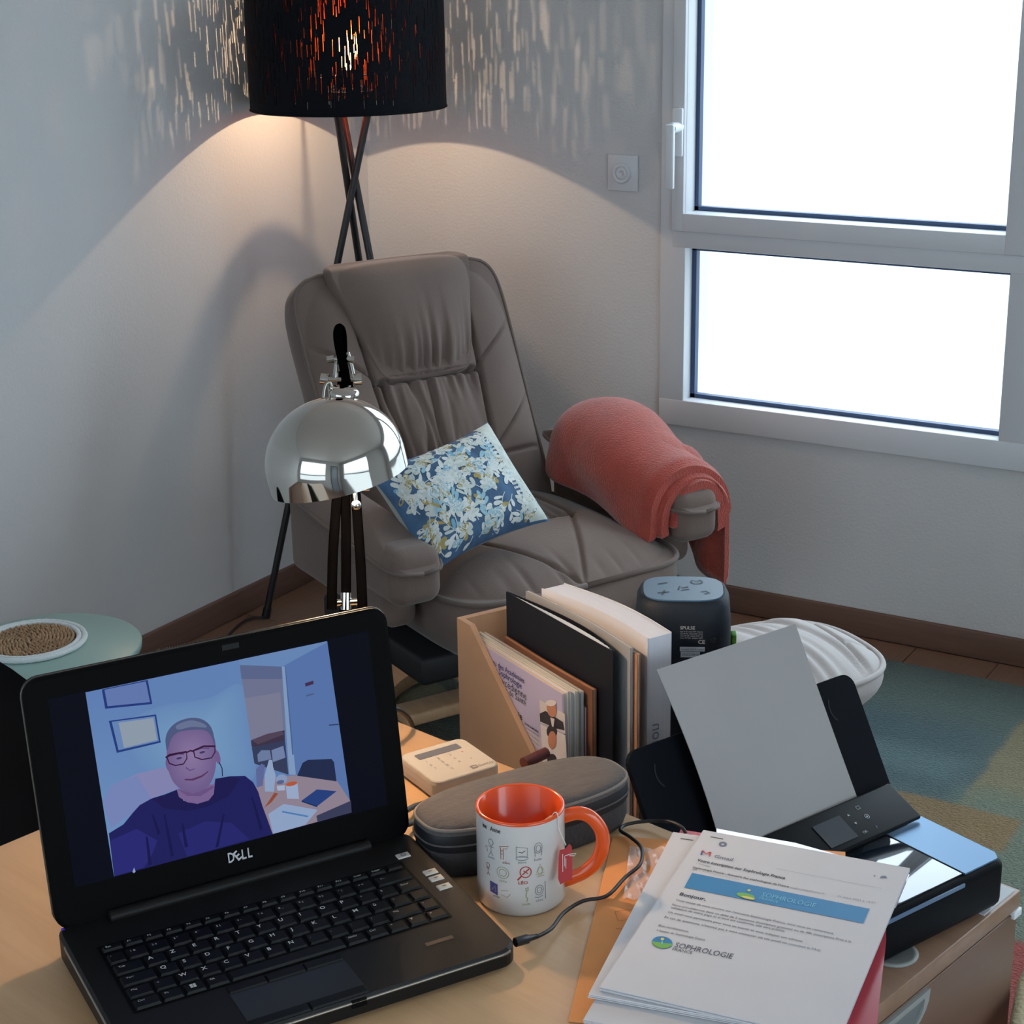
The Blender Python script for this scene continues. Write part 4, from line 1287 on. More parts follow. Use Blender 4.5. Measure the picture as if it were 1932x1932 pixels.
# base: wedge with rounded plan
def wedge(out, zt0, zt1, zb, mi=0):
    mb = MB(); n = len(out)
    zf = lambda yv: zt0+(zt1-zt0)*(yv+LD/2)/LD
    v = [(p[0], p[1], zb) for p in out]+[(p[0]*1.0, p[1], zf(p[1])-0.003) for p in out]+[(p[0]*0.985, p[1]*0.985, zf(p[1])) for p in out]
    f = [tuple(range(n-1, -1, -1)), tuple(range(2*n, 3*n))]
    for a in (0, 1): f += [(a*n+i, a*n+(i+1) % n, (a+1)*n+(i+1) % n, (a+1)*n+i) for i in range(n)]
    mb.add(v, f, mi); return mb
zf = lambda yv: 0.021+(0.029-0.021)*(yv+LD/2)/LD
bo_ = rrect(-LW/2, LW/2, -LD/2, LD/2, 0.018, 6)
wedge(bo_, 0.021, 0.029, 0.005).build('base', m_lap, lap)
for sx in (-1, 1):
    for sy in (-1, 1): MB().cyl((sx*LW*0.42, sy*LD*0.40, 0), (sx*LW*0.42, sy*LD*0.40, 0.006), 0.009, n=12).build('rubber_foot', m_lapd, lap)
# bright trim along the front and sides
tr = [p for p in rrect(-LW/2-0.0002, LW/2+0.0002, -LD/2-0.0002, LD/2, 0.018, 6)]
tr = tr[13:]+tr[:1]
tr2 = [(p[0], p[1], zf(p[1])-0.0035) for p in rrect(-LW/2, LW/2, -LD/2, LD/2-0.02, 0.018, 6)]
i0 = 12
ordr = tr2[12:24]
MB().tube(ordr+[tr2[0]] if False else ordr, 0.0013, 6).build('edge_trim', m_trim, lap)
# deck features, local coords on tilted top
tl = math.atan2(0.008, LD)
def deck(x, yv, h=0.0): return (x, yv, zf(yv)+h)
MB().add([deck(-0.148, -0.045, 0.0004), deck(0.140, -0.045, 0.0004), deck(0.140, 0.060, 0.0004), deck(-0.148, 0.060, 0.0004)], [(0, 1, 2, 3)]).build('keyboard_tray', m_lapd, lap)
kb = bpy.data.objects.new('keyboard', None); COL.objects.link(kb); kb.parent = lap
P_ = 0.0187
rows = [  # (y, height, start x, [(width units, legend)])
    (0.075, 0.0095, [(1.0, 'Esc')]+[(0.92, 'F%d' % i) for i in range(1, 13)]+[(0.93, 'Inser'), (0.93, 'Suppr'), (0.9, '')]),
    (0.0575, 0.0165, [(0.85, '²')]+[(1, c) for c in ('1 &', '2 é', '3 "', "4 '", '5 (', '6 -', '7 è', '8 _', '9 ç', '0 à', '° )', '+ =')]+[(1.9, '<--')]),
    (0.0390, 0.0165, [(1.35, 'Tab')]+[(1, c) for c in 'AZERTYUIOP']+[(1, '^'), (1, '$'), (1.15, 'Enter')]),
    (0.0205, 0.0165, [(1.6, 'Verr')]+[(1, c) for c in 'QSDFGHJKLM']+[(1, 'ù'), (1, '*'), (0.95, '')]),
    (0.0020, 0.0165, [(1.15, 'Maj')]+[(1, c) for c in '<WXCVBN,;:!']+[(1.6, 'Maj'), (0.9, '^')]),
    (-0.0155, 0.0150, [(1.15, 'Ctrl'), (0.95, 'Fn'), (0.95, 'win'), (1.0, 'Alt'), (5.2, ''), (1.0, 'AltGr'), (1.0, 'Ctrl'), (0.95, '<'), (0.95, 'v'), (0.95, '>')]),
]
legend = MB(); kmesh = {}
for (ry, rh, keys) in rows:
    ry = ry*0.98-0.021
    tot = sum(k[0] for k in keys); sc = 0.284/tot; x = -0.146
    for (wu, s) in keys:
        w = wu*sc; kw = w-0.0022; kh = rh-0.0022
        key = (round(kw, 4), round(kh, 4))
        if key not in kmesh:
            mb = MB()
            v = [(-kw/2, -kh/2, 0), (kw/2, -kh/2, 0), (kw/2, kh/2, 0), (-kw/2, kh/2, 0)]
            a, b = kw/2-0.0013, kh/2-0.0011
            v += [(-a, -b, 0.0022), (a, -b, 0.0022), (a, b, 0.0022), (-a, b, 0.0022)]
            mb.add(v, [(4, 5, 6, 7), (0, 1, 5, 4), (1, 2, 6, 5), (2, 3, 7, 6), (3, 0, 4, 7)])
            ko = mb.build('key', m_key, kb); kmesh[key] = ko
        else:
            ko = kmesh[key].copy(); COL.objects.link(ko); ko.parent = kb
        cx = x+w/2; cy = ry
        ko.location = (cx, cy, zf(cy)+0.0004); ko.rotation_euler = (tl, 0, 0)
        fnk = lambda a_, b_, cx=cx, cy=cy: (a_, b_, zf(b_)+0.0032)
        if s == 'win':
            for ix in (0, 1):
                for iy in (0, 1): poly(legend, [(cx-0.0035+ix*0.0027, cy-0.002+iy*0.0027), (cx-0.0012+ix*0.0027, cy-0.002+iy*0.0027), (cx-0.0012+ix*0.0027, cy+0.0003+iy*0.0027), (cx-0.0035+ix*0.0027, cy+0.0003+iy*0.0027)], fnk)
        elif s:
            sz = 0.0062 if len(s) == 1 and s.isalpha() else 0.0036
            xs_ = cx-kw*0.34
            yb = cy+0.0006 if rh > 0.012 else cy-0.001
            if len(s) == 1 and s.isalpha() and s.isupper(): put_text(legend, s, (xs_, yb-0.0005), size=sz, fn=fnk, bold=True)
            else: put_text(legend, s, (xs_, yb), size=sz, fn=fnk)
        x += w
legend.build('key_legends', m_leg, kb)
# power / volume buttons
for (bx_, by_) in ((0.146, 0.068), (0.1555, 0.030), (0.1555, 0.018), (0.1555, 0.002)):
    o = MB().add([deck(bx_-0.006, by_-0.0035, 0.0012), deck(bx_+0.006, by_-0.0035, 0.0012), deck(bx_+0.006, by_+0.0035, 0.0012), deck(bx_-0.006, by_+0.0035, 0.0012),
                  deck(bx_-0.0065, by_-0.004, 0), deck(bx_+0.0065, by_-0.004, 0), deck(bx_+0.0065, by_+0.004, 0), deck(bx_-0.0065, by_+0.004, 0)],
                 [(0, 1, 2, 3), (4, 5, 1, 0), (5, 6, 2, 1), (6, 7, 3, 2), (7, 4, 0, 3)]).build('button', mat('silver_button', (196, 192, 184), 0.4), lap)
mb = MB(); fnb = lambda x, yv: deck(x, yv, 0.0016)
stroke(mb, ell(0.146, 0.068, 0.0022, 0.0018, 12), 0.0006, fnb, closed=True)
for by_ in (0.030, 0.018, 0.002): stroke(mb, [(0.1535, by_), (0.1575, by_)], 0.0008, fnb)
mb.build('button_marks', m_lapd, lap)
# pointing pad with its two rows of buttons
px0, px1 = -0.072, 0.030
MB().add([deck(px0, -0.0985, 0.0003), deck(px1, -0.0985, 0.0003), deck(px1, -0.0590, 0.0003), deck(px0, -0.0590, 0.0003)], [(0, 1, 2, 3)]).build('touchpad', mat('touchpad_black', (34, 33, 33), 0.35), lap)
def padbtn(x0, x1, y0, y1):
    mb = MB(); h = 0.0016
    v = [deck(x0, y0, 0), deck(x1, y0, 0), deck(x1, y1, 0), deck(x0, y1, 0), deck(x0+0.001, y0+0.001, h), deck(x1-0.001, y0+0.001, h), deck(x1-0.001, y1-0.001, h), deck(x0+0.001, y1-0.001, h)]
    mb.add(v, [(4, 5, 6, 7), (0, 1, 5, 4), (1, 2, 6, 5), (2, 3, 7, 6), (3, 0, 4, 7)])
    return mb.build('pad_button', m_key, lap)
for i in range(3): padbtn(px0+i*(px1-px0)/3+0.0004, px0+(i+1)*(px1-px0)/3-0.0004, -0.0580, -0.0475)
for i in range(2): padbtn(px0+i*(px1-px0)/2+0.0004, px0+(i+1)*(px1-px0)/2-0.0004, -0.1100, -0.0992)
MB().add([deck(0.100, -0.075, 0.0004), deck(0.126, -0.075, 0.0004), deck(0.126, -0.070, 0.0004), deck(0.100, -0.070, 0.0004)], [(0, 1, 2, 3)]).build('fingerprint_reader', mat('reader_dark', (60, 40, 32), 0.3), lap)
MB().box(0.012, 0.026, -LD/2-0.0012, -LD/2+0.003, 0.0125, 0.0195, bev=0.0008).build('front_latch', m_lapd, lap)
# hinge bar
MB().cyl((-0.125, LD/2-0.014, 0.0300), (0.125, LD/2-0.014, 0.0300), 0.0062, n=18).build('hinge', m_lap, lap)
# lid
LID = R(9.25)
ML = Matrix.Translation((0, LD/2-0.010, 0.030)) @ Matrix.Rotation(R(90)-LID, 4, 'X')   # x right, y up the lid, z towards the user
lo_ = rrect(-LW/2, LW/2, -0.004, LH, 0.016, 6)
lid = MB().prism(lo_, -0.011, -0.0012, M=ML).build('screen_lid', m_lapd, lap)
mb = MB(); n = len(lo_)
inn_ = rrect(-LW/2+0.003, LW/2-0.003, -0.001, LH-0.003, 0.014, 6)
mb.add([ML @ Vector((p[0], p[1], -0.0012)) for p in lo_]+[ML @ Vector((p[0], p[1], 0.0)) for p in inn_], [(i, (i+1) % n, n+(i+1) % n, n+i) for i in range(n)]+[tuple(range(n, 2*n))], 0)
mb.build('bezel', mat('bezel_black', (8, 8, 9), 0.55, spec=0.06), lap)
MB().tube([ML @ Vector((p[0], p[1], -0.0055)) for p in lo_[:15]], 0.0012, 6).build('lid_trim', mat('dark_chrome', (86, 80, 74), 0.35, 0.7), lap)
def scr(x, yv, h=0.0004): return tuple(ML @ Vector((x, yv, h)))
# vent strip and latch on the lid top edge
mb = MB()
for i in range(22): mb.add([ML @ Vector(q) for q in [(-0.052+i*0.0024, LH, -0.010), (-0.0506+i*0.0024, LH, -0.010), (-0.0506+i*0.0024, LH+0.0016, -0.008), (-0.052+i*0.0024, LH+0.0016, -0.008), (-0.052+i*0.0024, LH, -0.004), (-0.0506+i*0.0024, LH, -0.004)]], [(0, 1, 2, 3), (3, 2, 5, 4)])
vn = mb.build('lid_vent', mat('vent_brown', (74, 58, 48), 0.5), lap)
mb = MB().box(0.008, 0.024, LH-0.010, LH-0.005, -0.0004, 0.0009, M=ML); mb.build('lid_latch', m_lap, lap)
# picture: homography from photo-crop pixels (540x460 px crop magnified 3.578x) to the screen plane
def pic_uv(zx, zy):
    P = onpl(140+zx/3.578, 1200+zy/3.578, LIDP0, LIDN)
    q = LF.l(P); v3 = MLi @ Vector(q)
    return (v3.x, v3.y)
LF = Frame(LO, LA); MLi = ML.inverted()
LIDP0 = LF.w(*(ML @ Vector((0, 0, 0))))
_zl = ML.to_3x3() @ Vector((0, 0, 1))
LIDN = np.array([_zl.x*math.cos(LA)-_zl.y*math.sin(LA), _zl.x*math.sin(LA)+_zl.y*math.cos(LA), _zl.z])
a_tl = pic_uv(75, 380); a_tr = pic_uv(1707, 35); a_bl = pic_uv(268, 1622); a_br = pic_uv(1872, 1190)
dx0, dx1 = -0.150, 0.150; dy0, dy1 = min(a_bl[1], a_br[1])-0.001, max(a_tl[1], a_tr[1])+0.001
mb = MB(); poly(mb, [(dx0, dy0), (dx1, dy0), (dx1, dy1), (dx0, dy1)], lambda a, b: scr(a, b, 0.0003))
disp = mb.build('display', mat('display_dark', (6, 7, 12), 0.5, spec=0.04, emit=((10, 13, 26), 0.6)), lap)
pics = MB(); pcol = []; plv = [0]
def smooth_closed(pts, n=5):
    P = [np.array(p, float) for p in pts]; k = len(P); out = []
    for i in range(k):
        p0, p1, p2, p3 = P[i-1], P[i], P[(i+1) % k], P[(i+2) % k]
        for q in range(n):
            t = q/n
            out.append(tuple(0.5*((2*p1)+(p2-p0)*t+(2*p0-5*p1+4*p2-p3)*t*t+(-p0+3*p1-3*p2+p3)*t**3)))
    return out
def pp(col, pts, cin=None, ctr=None, sm=False):
    """flat picture patch; cin = colour at its centre (radial blend)"""
    if sm: pts = smooth_closed(pts)
    plv[0] += 1; h = 0.0004+plv[0]*0.000012
    fn = lambda a, b: scr(a, b, h)
    q = [pic_uv(*p) for p in pts]
    if cin is None:
        poly(pics, q, fn); pcol.extend([col]*len(q))
    else:
        c = ctr if ctr else (sum(p[0] for p in pts)/len(pts), sum(p[1] for p in pts)/len(pts))
        n = len(q); pics.add([fn(*pic_uv(*c))]+[fn(*p) for p in q], [(0, 1+i, 1+(i+1) % n) for i in range(n)], 0, False)
        pcol.extend([cin]+[col]*n)
def ps(col, pts, w, closed=False):
    plv[0] += 1; h = 0.0004+plv[0]*0.000012
    n0 = len(pics.v)
    stroke(pics, [pic_uv(*q) for q in pts], w, lambda a, b: scr(a, b, h), 0, closed)
    pcol.extend([col]*(len(pics.v)-n0))
def pgrid(c4, corners, n=10):
    """bilinear colour field; corners/colours order tl,tr,br,bl"""
    plv[0] += 1; h = 0.0004+plv[0]*0.000012
    def bl(A, u, v): return tuple((1-v)*((1-u)*A[0][k]+u*A[1][k])+v*((1-u)*A[3][k]+u*A[2][k]) for k in range(len(A[0])))
    for i in range(n+1):
        for j in range(n+1): pcol.append(bl(c4, i/n, j/n))
    pics.grid(lambda u, v: scr(*pic_uv(*bl(corners, u, v)), h), n, n, smooth=False)
def picture_mat():
    m = bpy.data.materials.new('screen_picture'); m.use_nodes = True
    nt = m.node_tree; N = nt.nodes; N.remove(N['Principled BSDF'])
    a = N.new('ShaderNodeAttribute'); a.attribute_name = 'Col'
    e = N.new('ShaderNodeEmission'); e.inputs[1].default_value = 0.85
    nt.links.new(a.outputs['Color'], e.inputs[0]); nt.links.new(e.outputs[0], N['Material Output'].inputs[0])
    return m
def el(cx, cy, rx, ry, rot=-0.22, n=28): return ell(cx, cy, rx, ry, n, rot)
pgrid([(102, 134, 190), (104, 140, 190), (92, 120, 176), (118, 158, 202)], [(75, 380), (1707, 35), (1872, 1190), (268, 1622)])
pp((108, 143, 192), [(420, 860), (330, 620), (560, 480), (900, 420), (1130, 330), (1190, 700), (1210, 960), (960, 1000), (600, 980)], (126, 168, 204), sm=True)
pp((92, 122, 178), [(1408, 205), (1707, 35), (1790, 620), (1840, 1010), (1490, 940)])
pp((110, 142, 190), [(1400, 205), (1707, 42), (1700, 35), (1110, 160), (1117, 195)])
pp((116, 122, 152), [(1117, 195), (1400, 206), (1425, 650), (1195, 715)])
pp((96, 108, 146), [(1117, 195), (1400, 206), (1404, 290), (1128, 290)])
pp((128, 130, 156), [(1150, 420), (1390, 380), (1410, 640), (1190, 700)])
pp((66, 56, 78), [(1192, 705), (1300, 660), (1418, 635), (1422, 705), (1240, 765), (1196, 745)])
pp((86, 72, 92), [(1192, 702), (1300, 660), (1400, 640), (1418, 662), (1240, 730)])
pp((58, 66, 96), [(1197, 750), (1422, 705), (1445, 935), (1215, 860)])
pp((112, 130, 168), [(1235, 800), (1262, 770), (1320, 770), (1330, 830), (1240, 850)])
pp((120, 136, 176), [(1330, 770), (1410, 740), (1425, 820), (1340, 850)])
pp((134, 162, 200), [(1400, 205), (1420, 205), (1495, 935), (1450, 935)])
pp((78, 104, 158), [(1420, 205), (1426, 205), (1480, 800), (1470, 800)])
pp((72, 52, 84), [(1556, 318), (1612, 300), (1615, 323), (1560, 341)])
pp((80, 100, 140), [(1561, 398), (1615, 384), (1617, 394), (1565, 408)])
pp((52, 66, 110), [(1718, 597), (1785, 591), (1785, 599), (1718, 605)])
pp((42, 62, 128), [(185, 360), (495, 295), (526, 458), (208, 490)])
pp((104, 128, 184), [(203, 362), (482, 305), (510, 445), (224, 473)])
pp((42, 66, 132), [(232, 572), (551, 528), (583, 718), (286, 788)])
pp((108, 140, 190), [(252, 578), (542, 540), (570, 708), (298, 770)])
pp((150, 164, 180), [(298, 584), (533, 552), (558, 700), (335, 754)])
pp((138, 140, 186), [(300, 985), (420, 930), (560, 895), (622, 885), (700, 1030), (520, 1095), (400, 1185), (245, 1300), (195, 1120), (240, 1010)])
pp((124, 140, 192), [(300, 985), (420, 940), (520, 1095), (400, 1185), (245, 1300), (195, 1120), (240, 1010)])
# table and things on it
pp((150, 136, 152), [(1215, 1040), (1270, 960), (1500, 938), (1770, 975), (1862, 1112), (1870, 1190), (1340, 1335), (1250, 1150)])
pp((40, 50, 82), [(1503, 942), (1540, 855), (1575, 835), (1735, 828), (1752, 850), (1769, 980)])
pp((150, 172, 208), [(1412, 1132), (1642, 1172), (1556, 1275), (1342, 1333), (1308, 1200)])
pp((84, 132, 186), [(1402, 1178), (1582, 1212), (1572, 1222), (1402, 1190)])
pp((44, 70, 132), [(1533, 1110), (1636, 1034), (1770, 1046), (1640, 1146)])
pp((30, 50, 100), [(1533, 1110), (1640, 1146), (1637, 1154), (1533, 1118)])
pp((62, 66, 94), [(1633, 1212), (1866, 1110), (1871, 1190), (1640, 1252)])
pp((150, 80, 60), [(1280, 1160), (1350, 1055), (1375, 1062), (1330, 1120)])
pp((160, 178, 210), [(1425, 1000), (1505, 990), (1516, 1098), (1436, 1096)]); pp((188, 92, 62), el(1465, 996, 40, 14))
pp((150, 172, 206), [(1283, 940), (1300, 880), (1312, 835), (1335, 835), (1340, 880), (1358, 940), (1345, 1050), (1285, 1048)])
pp((100, 110, 160), [(1225, 900), (1262, 860), (1285, 870), (1270, 1010), (1230, 1020)]); pp((140, 160, 196), el(1398, 965, 38, 32)); pp((96, 104, 146), el(1390, 985, 26, 14))
pp((172, 186, 214), [(1365, 1010), (1418, 1005), (1420, 1040), (1370, 1042)])
# the sitter: generic figure in a dark sweater, glasses, short hair
pp((38, 38, 98), [(700, 1032), (610, 1068), (520, 1095), (440, 1140), (395, 1190), (330, 1270), (232, 1330), (268, 1622), (1338, 1337), (1300, 1230), (1268, 1145), (1240, 1050), (1205, 985), (1150, 942), (1050, 945), (950, 962), (935, 1070), (830, 1132), (735, 1110)])
pp((34, 33, 84), [(700, 1032), (610, 1068), (520, 1095), (600, 1160), (760, 1180), (900, 1150), (1040, 1080), (1120, 960), (1050, 945), (950, 962), (935, 1070), (830, 1132), (735, 1110)])
pp((46, 47, 122), [(240, 1380), (420, 1300), (560, 1380), (520, 1480), (470, 1560), (268, 1620)])
pp((44, 45, 116), [(700, 1330), (880, 1250), (1060, 1260), (1180, 1370), (760, 1488)])
for (xa, ya, xb, yb) in ((600, 1200, 650, 1480), (720, 1260, 745, 1420), (520, 1200, 560, 1330), (1000, 1200, 950, 1420), (1190, 1080, 1250, 1300), (480, 1350, 500, 1540)):
    pp((30, 31, 82), [(xa, ya), (xa+14, ya+5), (xb+22, yb), (xb, yb+8)])
pp((128, 104, 152), [(690, 1035), (760, 1010), (940, 1000), (950, 962), (940, 1065), (905, 1108), (830, 1131), (760, 1120), (705, 1085)])
pp((112, 88, 138), [(690, 1030), (800, 1060), (935, 1010), (944, 1020), (850, 1080), (760, 1078)])
pp((116, 92, 146), el(638, 868, 22, 48)); pp((120, 96, 148), el(965, 815, 18, 48))
face = [(622, 745), (627, 860), (640, 925), (668, 985), (720, 1032), (790, 1055), (850, 1045), (910, 1000), (940, 940), (955, 860), (955, 760), (938, 670), (890, 620), (780, 600), (690, 625), (640, 680)]
pp((116, 98, 146), face, (146, 126, 170), (790, 800), True)
pp((104, 80, 134), [(752, 880), (780, 902), (815, 890), (810, 898), (778, 910), (750, 890)])
pp((84, 94, 134), [(622, 770), (614, 690), (640, 625), (700, 575), (790, 550), (870, 565), (925, 620), (948, 720), (944, 745), (925, 680), (880, 635), (790, 632), (700, 648), (655, 690), (634, 750)], sm=True)
pp((110, 122, 156), [(690, 600), (780, 568), (860, 585), (890, 615), (790, 612), (700, 630)], sm=True)
pp((92, 76, 120), [(650, 800), (700, 786), (740, 792), (740, 800), (700, 797), (655, 810)]); pp((92, 76, 120), [(812, 765), (860, 750), (910, 752), (910, 760), (860, 759), (815, 773)])
pp((70, 60, 100), el(706, 823, 20, 7)); pp((70, 60, 100), el(862, 783, 20, 7))
pp((92, 58, 100), [(742, 962), (790, 962), (858, 938), (905, 905), (900, 918), (860, 950), (800, 974), (745, 972)])
gl = (58, 28, 62)
ps(gl, [(622, 815), (680, 792), (755, 780), (758, 825), (735, 862), (680, 872), (640, 858), (622, 815)], 0.0011)
ps(gl, [(802, 770), (870, 742), (945, 742), (948, 780), (925, 820), (860, 832), (812, 815), (802, 770)], 0.0011)
ps(gl, [(755, 785), (780, 772), (802, 775)], 0.0014); ps(gl, [(615, 820), (640, 800), (755, 780)], 0.0018); ps(gl, [(802, 772), (870, 742), (950, 742)], 0.0016)
ps((40, 46, 70), [(975, 850), (995, 890), (998, 945)], 0.0009)
pp((150, 166, 206), [(390, 1590), (402, 1560), (412, 1588), (400, 1598)])
po = pics.build('screen_picture', picture_mat(), disp)
ca = po.data.color_attributes.new('Col', 'FLOAT_COLOR', 'POINT')
for i_, c_ in enumerate(pcol): ca.data[i_].color = lin(c_)+(1.0,)
MB().box(-LW/2+0.004, -LW/2+0.0065, LD/2-0.012, LD/2-0.0085, 0.0275, 0.0287).build('status_light', emis('blue_led', (80, 60, 220), 0.5), lap)
# maker's badge: DELL with the tilted E
def bz(px_, py_):
    P = onpl(px_, py_, LIDP0, LIDN); q = MLi @ Vector(LF.l(P)); return (q.x, q.y)
b0 = bz(430, 1628); b1 = bz(477, 1616); ang = math.atan2(b1[1]-b0[1], b1[0]-b0[0]); wd = math.hypot(b1[0]-b0[0], b1[1]-b0[1])
mb = MB(); fnl = lambda a, b: scr(b0[0]+a, b0[1]+b, 0.0009)
hh = wd*0.40
def lt(ch, x0, w, rot=0):
    v, f, tw = text_geo(ch, True)
    k = w/tw; pts = []
    for x, yv in v:
        X = x*k; Y = yv*hh/0.72
        if rot:
            cx, cy = w/2, hh/2; X, Y = cx+(X-cx)*math.cos(rot)-(Y-cy)*math.sin(rot), cy+(X-cx)*math.sin(rot)+(Y-cy)*math.cos(rot)
        pts.append(fnl(x0+X, Y))
    mb.add(pts, f)
lt('D', 0, wd*0.27); lt('E', wd*0.27, wd*0.22, R(32)); lt('L', wd*0.55, wd*0.19); lt('L', wd*0.79, wd*0.19)
mb.build('brand_badge', mat('badge_silver', (196, 196, 198), 0.35, 0.3), lap)

# ================================================================ DESK LAMP
LB = np.array([-1.088, 1.410, DZ])
dl = thing('desk_lamp', 'chrome dome desk lamp with black articulated arms behind the laptop', 'desk lamp', LB)
m_chrome = mat('chrome', (198, 194, 186), 0.05, 1.0); m_arm = mat('lamp_arm_black', (4, 4, 5), 0.9, spec=0.0); m_white_in = mat('dome_inside_white', (235, 230, 220), 0.5)
m_edgebr = mat('arm_edge_steel', (140, 134, 126), 0.3, 0.8)
def D(x, y, t): return tuple(dep(x, y, t)-LB)
MB().lathe([(0, 0), (0.044, 0), (0.047, 0.004), (0.045, 0.014), (0.02, 0.020), (0, 0.020)], 48).build('lamp_base', m_arm, dl)
A0 = Vector(D(652, 1150, 1.875))
MB().cyl((0, 0, 0.018), tuple(A0), 0.007, n=16).build('stem', m_arm, dl)
MB().cyl(D(626, 1138, 1.875), D(682, 1135, 1.875), 0.0042, n=14).build('lower_pin', m_chrome, dl)
MB().cyl(D(653, 1150, 1.875), D(653, 1118, 1.875), 0.0060, n=14).build('lower_knuckle', m_chrome, dl)
def bar(pts, wd=0.0055, th=0.0028):
    P = [D(*p) for p in pts]
    o = MB().tube(smooth_path(P, 6), wd, 8, flat=0.5, up=tuple(_f)).build('arm', m_arm, dl)
    return o
bar([(626, 1150, 1.870), (628, 1050, 1.870), (636, 930, 1.875), (642, 820, 1.880), (646, 715, 1.885)])
bar([(684, 1150, 1.870), (680, 1060, 1.870), (671, 930, 1.875), (662, 820, 1.880), (656, 715, 1.885)])
bar([(653, 1130, 1.880), (653, 1030, 1.880), (652, 930, 1.885), (650, 820, 1.890), (648, 700, 1.890)])
# upper arm loop over the dome
bar([(655, 738, 1.80), (650, 700, 1.80), (641, 660, 1.80), (637, 632, 1.80), (640, 618, 1.802), (646, 618, 1.806), (650, 632, 1.81), (651, 665, 1.81), (650, 705, 1.81)], 0.0048)
def pin(x0, y0, x1, y1, t, r): return MB().cyl(D(x0, y0, t), D(x1, y1, t), r, n=14)
mb = pin(620, 678, 667, 678, 1.805, 0.0018); mb.cyl(D(617, 679, 1.805), D(630, 677, 1.805), 0.0038, n=12); mb.cyl(D(655, 678, 1.805), D(668, 679, 1.805), 0.0038, n=12)
mb.build('pivot_pin', m_chrome, dl)
mb = pin(606, 716, 683, 716, 1.805, 0.0022); mb.cyl(D(605, 714, 1.805), D(620, 716, 1.805), 0.0058, n=12); mb.cyl(D(668, 716, 1.805), D(683, 715, 1.805), 0.0062, n=12)
mb.build('pivot_pin', m_chrome, dl)
mb = MB().tube([D(632, 715, 1.806), D(634, 690, 1.806), D(640, 665, 1.806)], 0.0022, 8); mb.tube([D(668, 715, 1.806), D(663, 690, 1.806), D(656, 665, 1.806)], 0.0022, 8)
mb.build('side_plates', m_chrome, dl)
# dome
DR = 0.0712
dcn = Vector(D(635, 880, 1.735))
tiltv = Vector((-_rr[0]*0.145-_f[0]*0.02, -_rr[1]*0.145-_f[1]*0.02, 1.0)).normalized()
tiltv = Vector((_rr[0]*-0.20, _rr[1]*-0.20, 1.0)).normalized()
rotq = Vector((0, 0, 1)).rotation_difference(tiltv).to_matrix().to_4x4()
Md = Matrix.Translation(dcn) @ rotq
prof = [(DR, -0.012)]+[(DR*math.cos(R(a)), 0.004+DR*0.93*math.sin(R(a))) for a in range(0, 84, 4)]+[(0.0065, 0.0701), (0, 0.0703)]
prof2 = [(r*0.975, z-0.0016 if z > 0.03 else z) for r, z in prof]
dm = MB().lathe(prof, 72, M=Md).build('dome_shade', m_chrome, dl)
MB().lathe(prof2, 72, M=Md).build('dome_lining', m_white_in, dm)
MB().lathe([(DR, -0.012), (DR*0.975, -0.012)], 72, M=Md).build('dome_rim', m_chrome, dm)
MB().lathe([(0.0, 0.0), (0.015, 0.0), (0.0155, 0.008), (0.013, 0.0105), (0, 0.011)], 40, M=Matrix.Translation(Vector(D(648, 752, 1.742))) @ Matrix.Rotation(R(8), 4, 'Y')).build('neck_cap', m_chrome, dm)
MB().tube(smooth_path([D(610, 750, 1.735), D(612, 735, 1.735), D(616, 724, 1.735), D(622, 724, 1.737), D(624, 738, 1.74), D(632, 745, 1.74)], 5), 0.0030, 8, flat=0.5).build('bracket', m_chrome, dm)
# hardware below the rim
mb = pin(606, 922, 633, 921, 1.78, 0.0040); mb.cyl(D(675, 920, 1.78), D(697, 919, 1.78), 0.0044, n=12); mb.cyl(D(640, 921, 1.78), D(690, 920, 1.78), 0.0020, n=10)
mb.build('lower_pivot', m_chrome, dl)
mb = MB().cyl(D(668, 912, 1.73), D(671, 948, 1.73), 0.0024, n=12)
bm_ = bmesh.new(); bmesh.ops.create_uvsphere(bm_, u_segments=16, v_segments=10, radius=0.0052)
bm_.verts.index_update()
c_ = Vector(D(672, 953, 1.73)); mb.add([q.co+c_ for q in bm_.verts], [[q.index for q in f.verts] for f in bm_.faces], 0, True); bm_.free()
mb.build('pull_switch', m_chrome, dl)
mb = MB(); bm_ = bmesh.new(); bmesh.ops.create_uvsphere(bm_, u_segments=20, v_segments=12, radius=0.018); bm_.verts.index_update()
bc = Md @ Vector((0, 0, 0.020)); mb.add([q.co+bc for q in bm_.verts], [[q.index for q in f.verts] for f in bm_.faces], 0, True); bm_.free()
mb.build('bulb', glow_glass('desk_bulb_glow', (255, 200, 140), 6.0), dl)
ld = bpy.data.lights.new('desk_lamp_light', 'POINT'); ld.energy = DESK_LAMP_W; ld.color = WARM; ld.shadow_soft_size = 0.012
lo2 = bpy.data.objects.new('desk_bulb_light', ld); COL.objects.link(lo2); lo2.parent = dl; lo2.location = bc

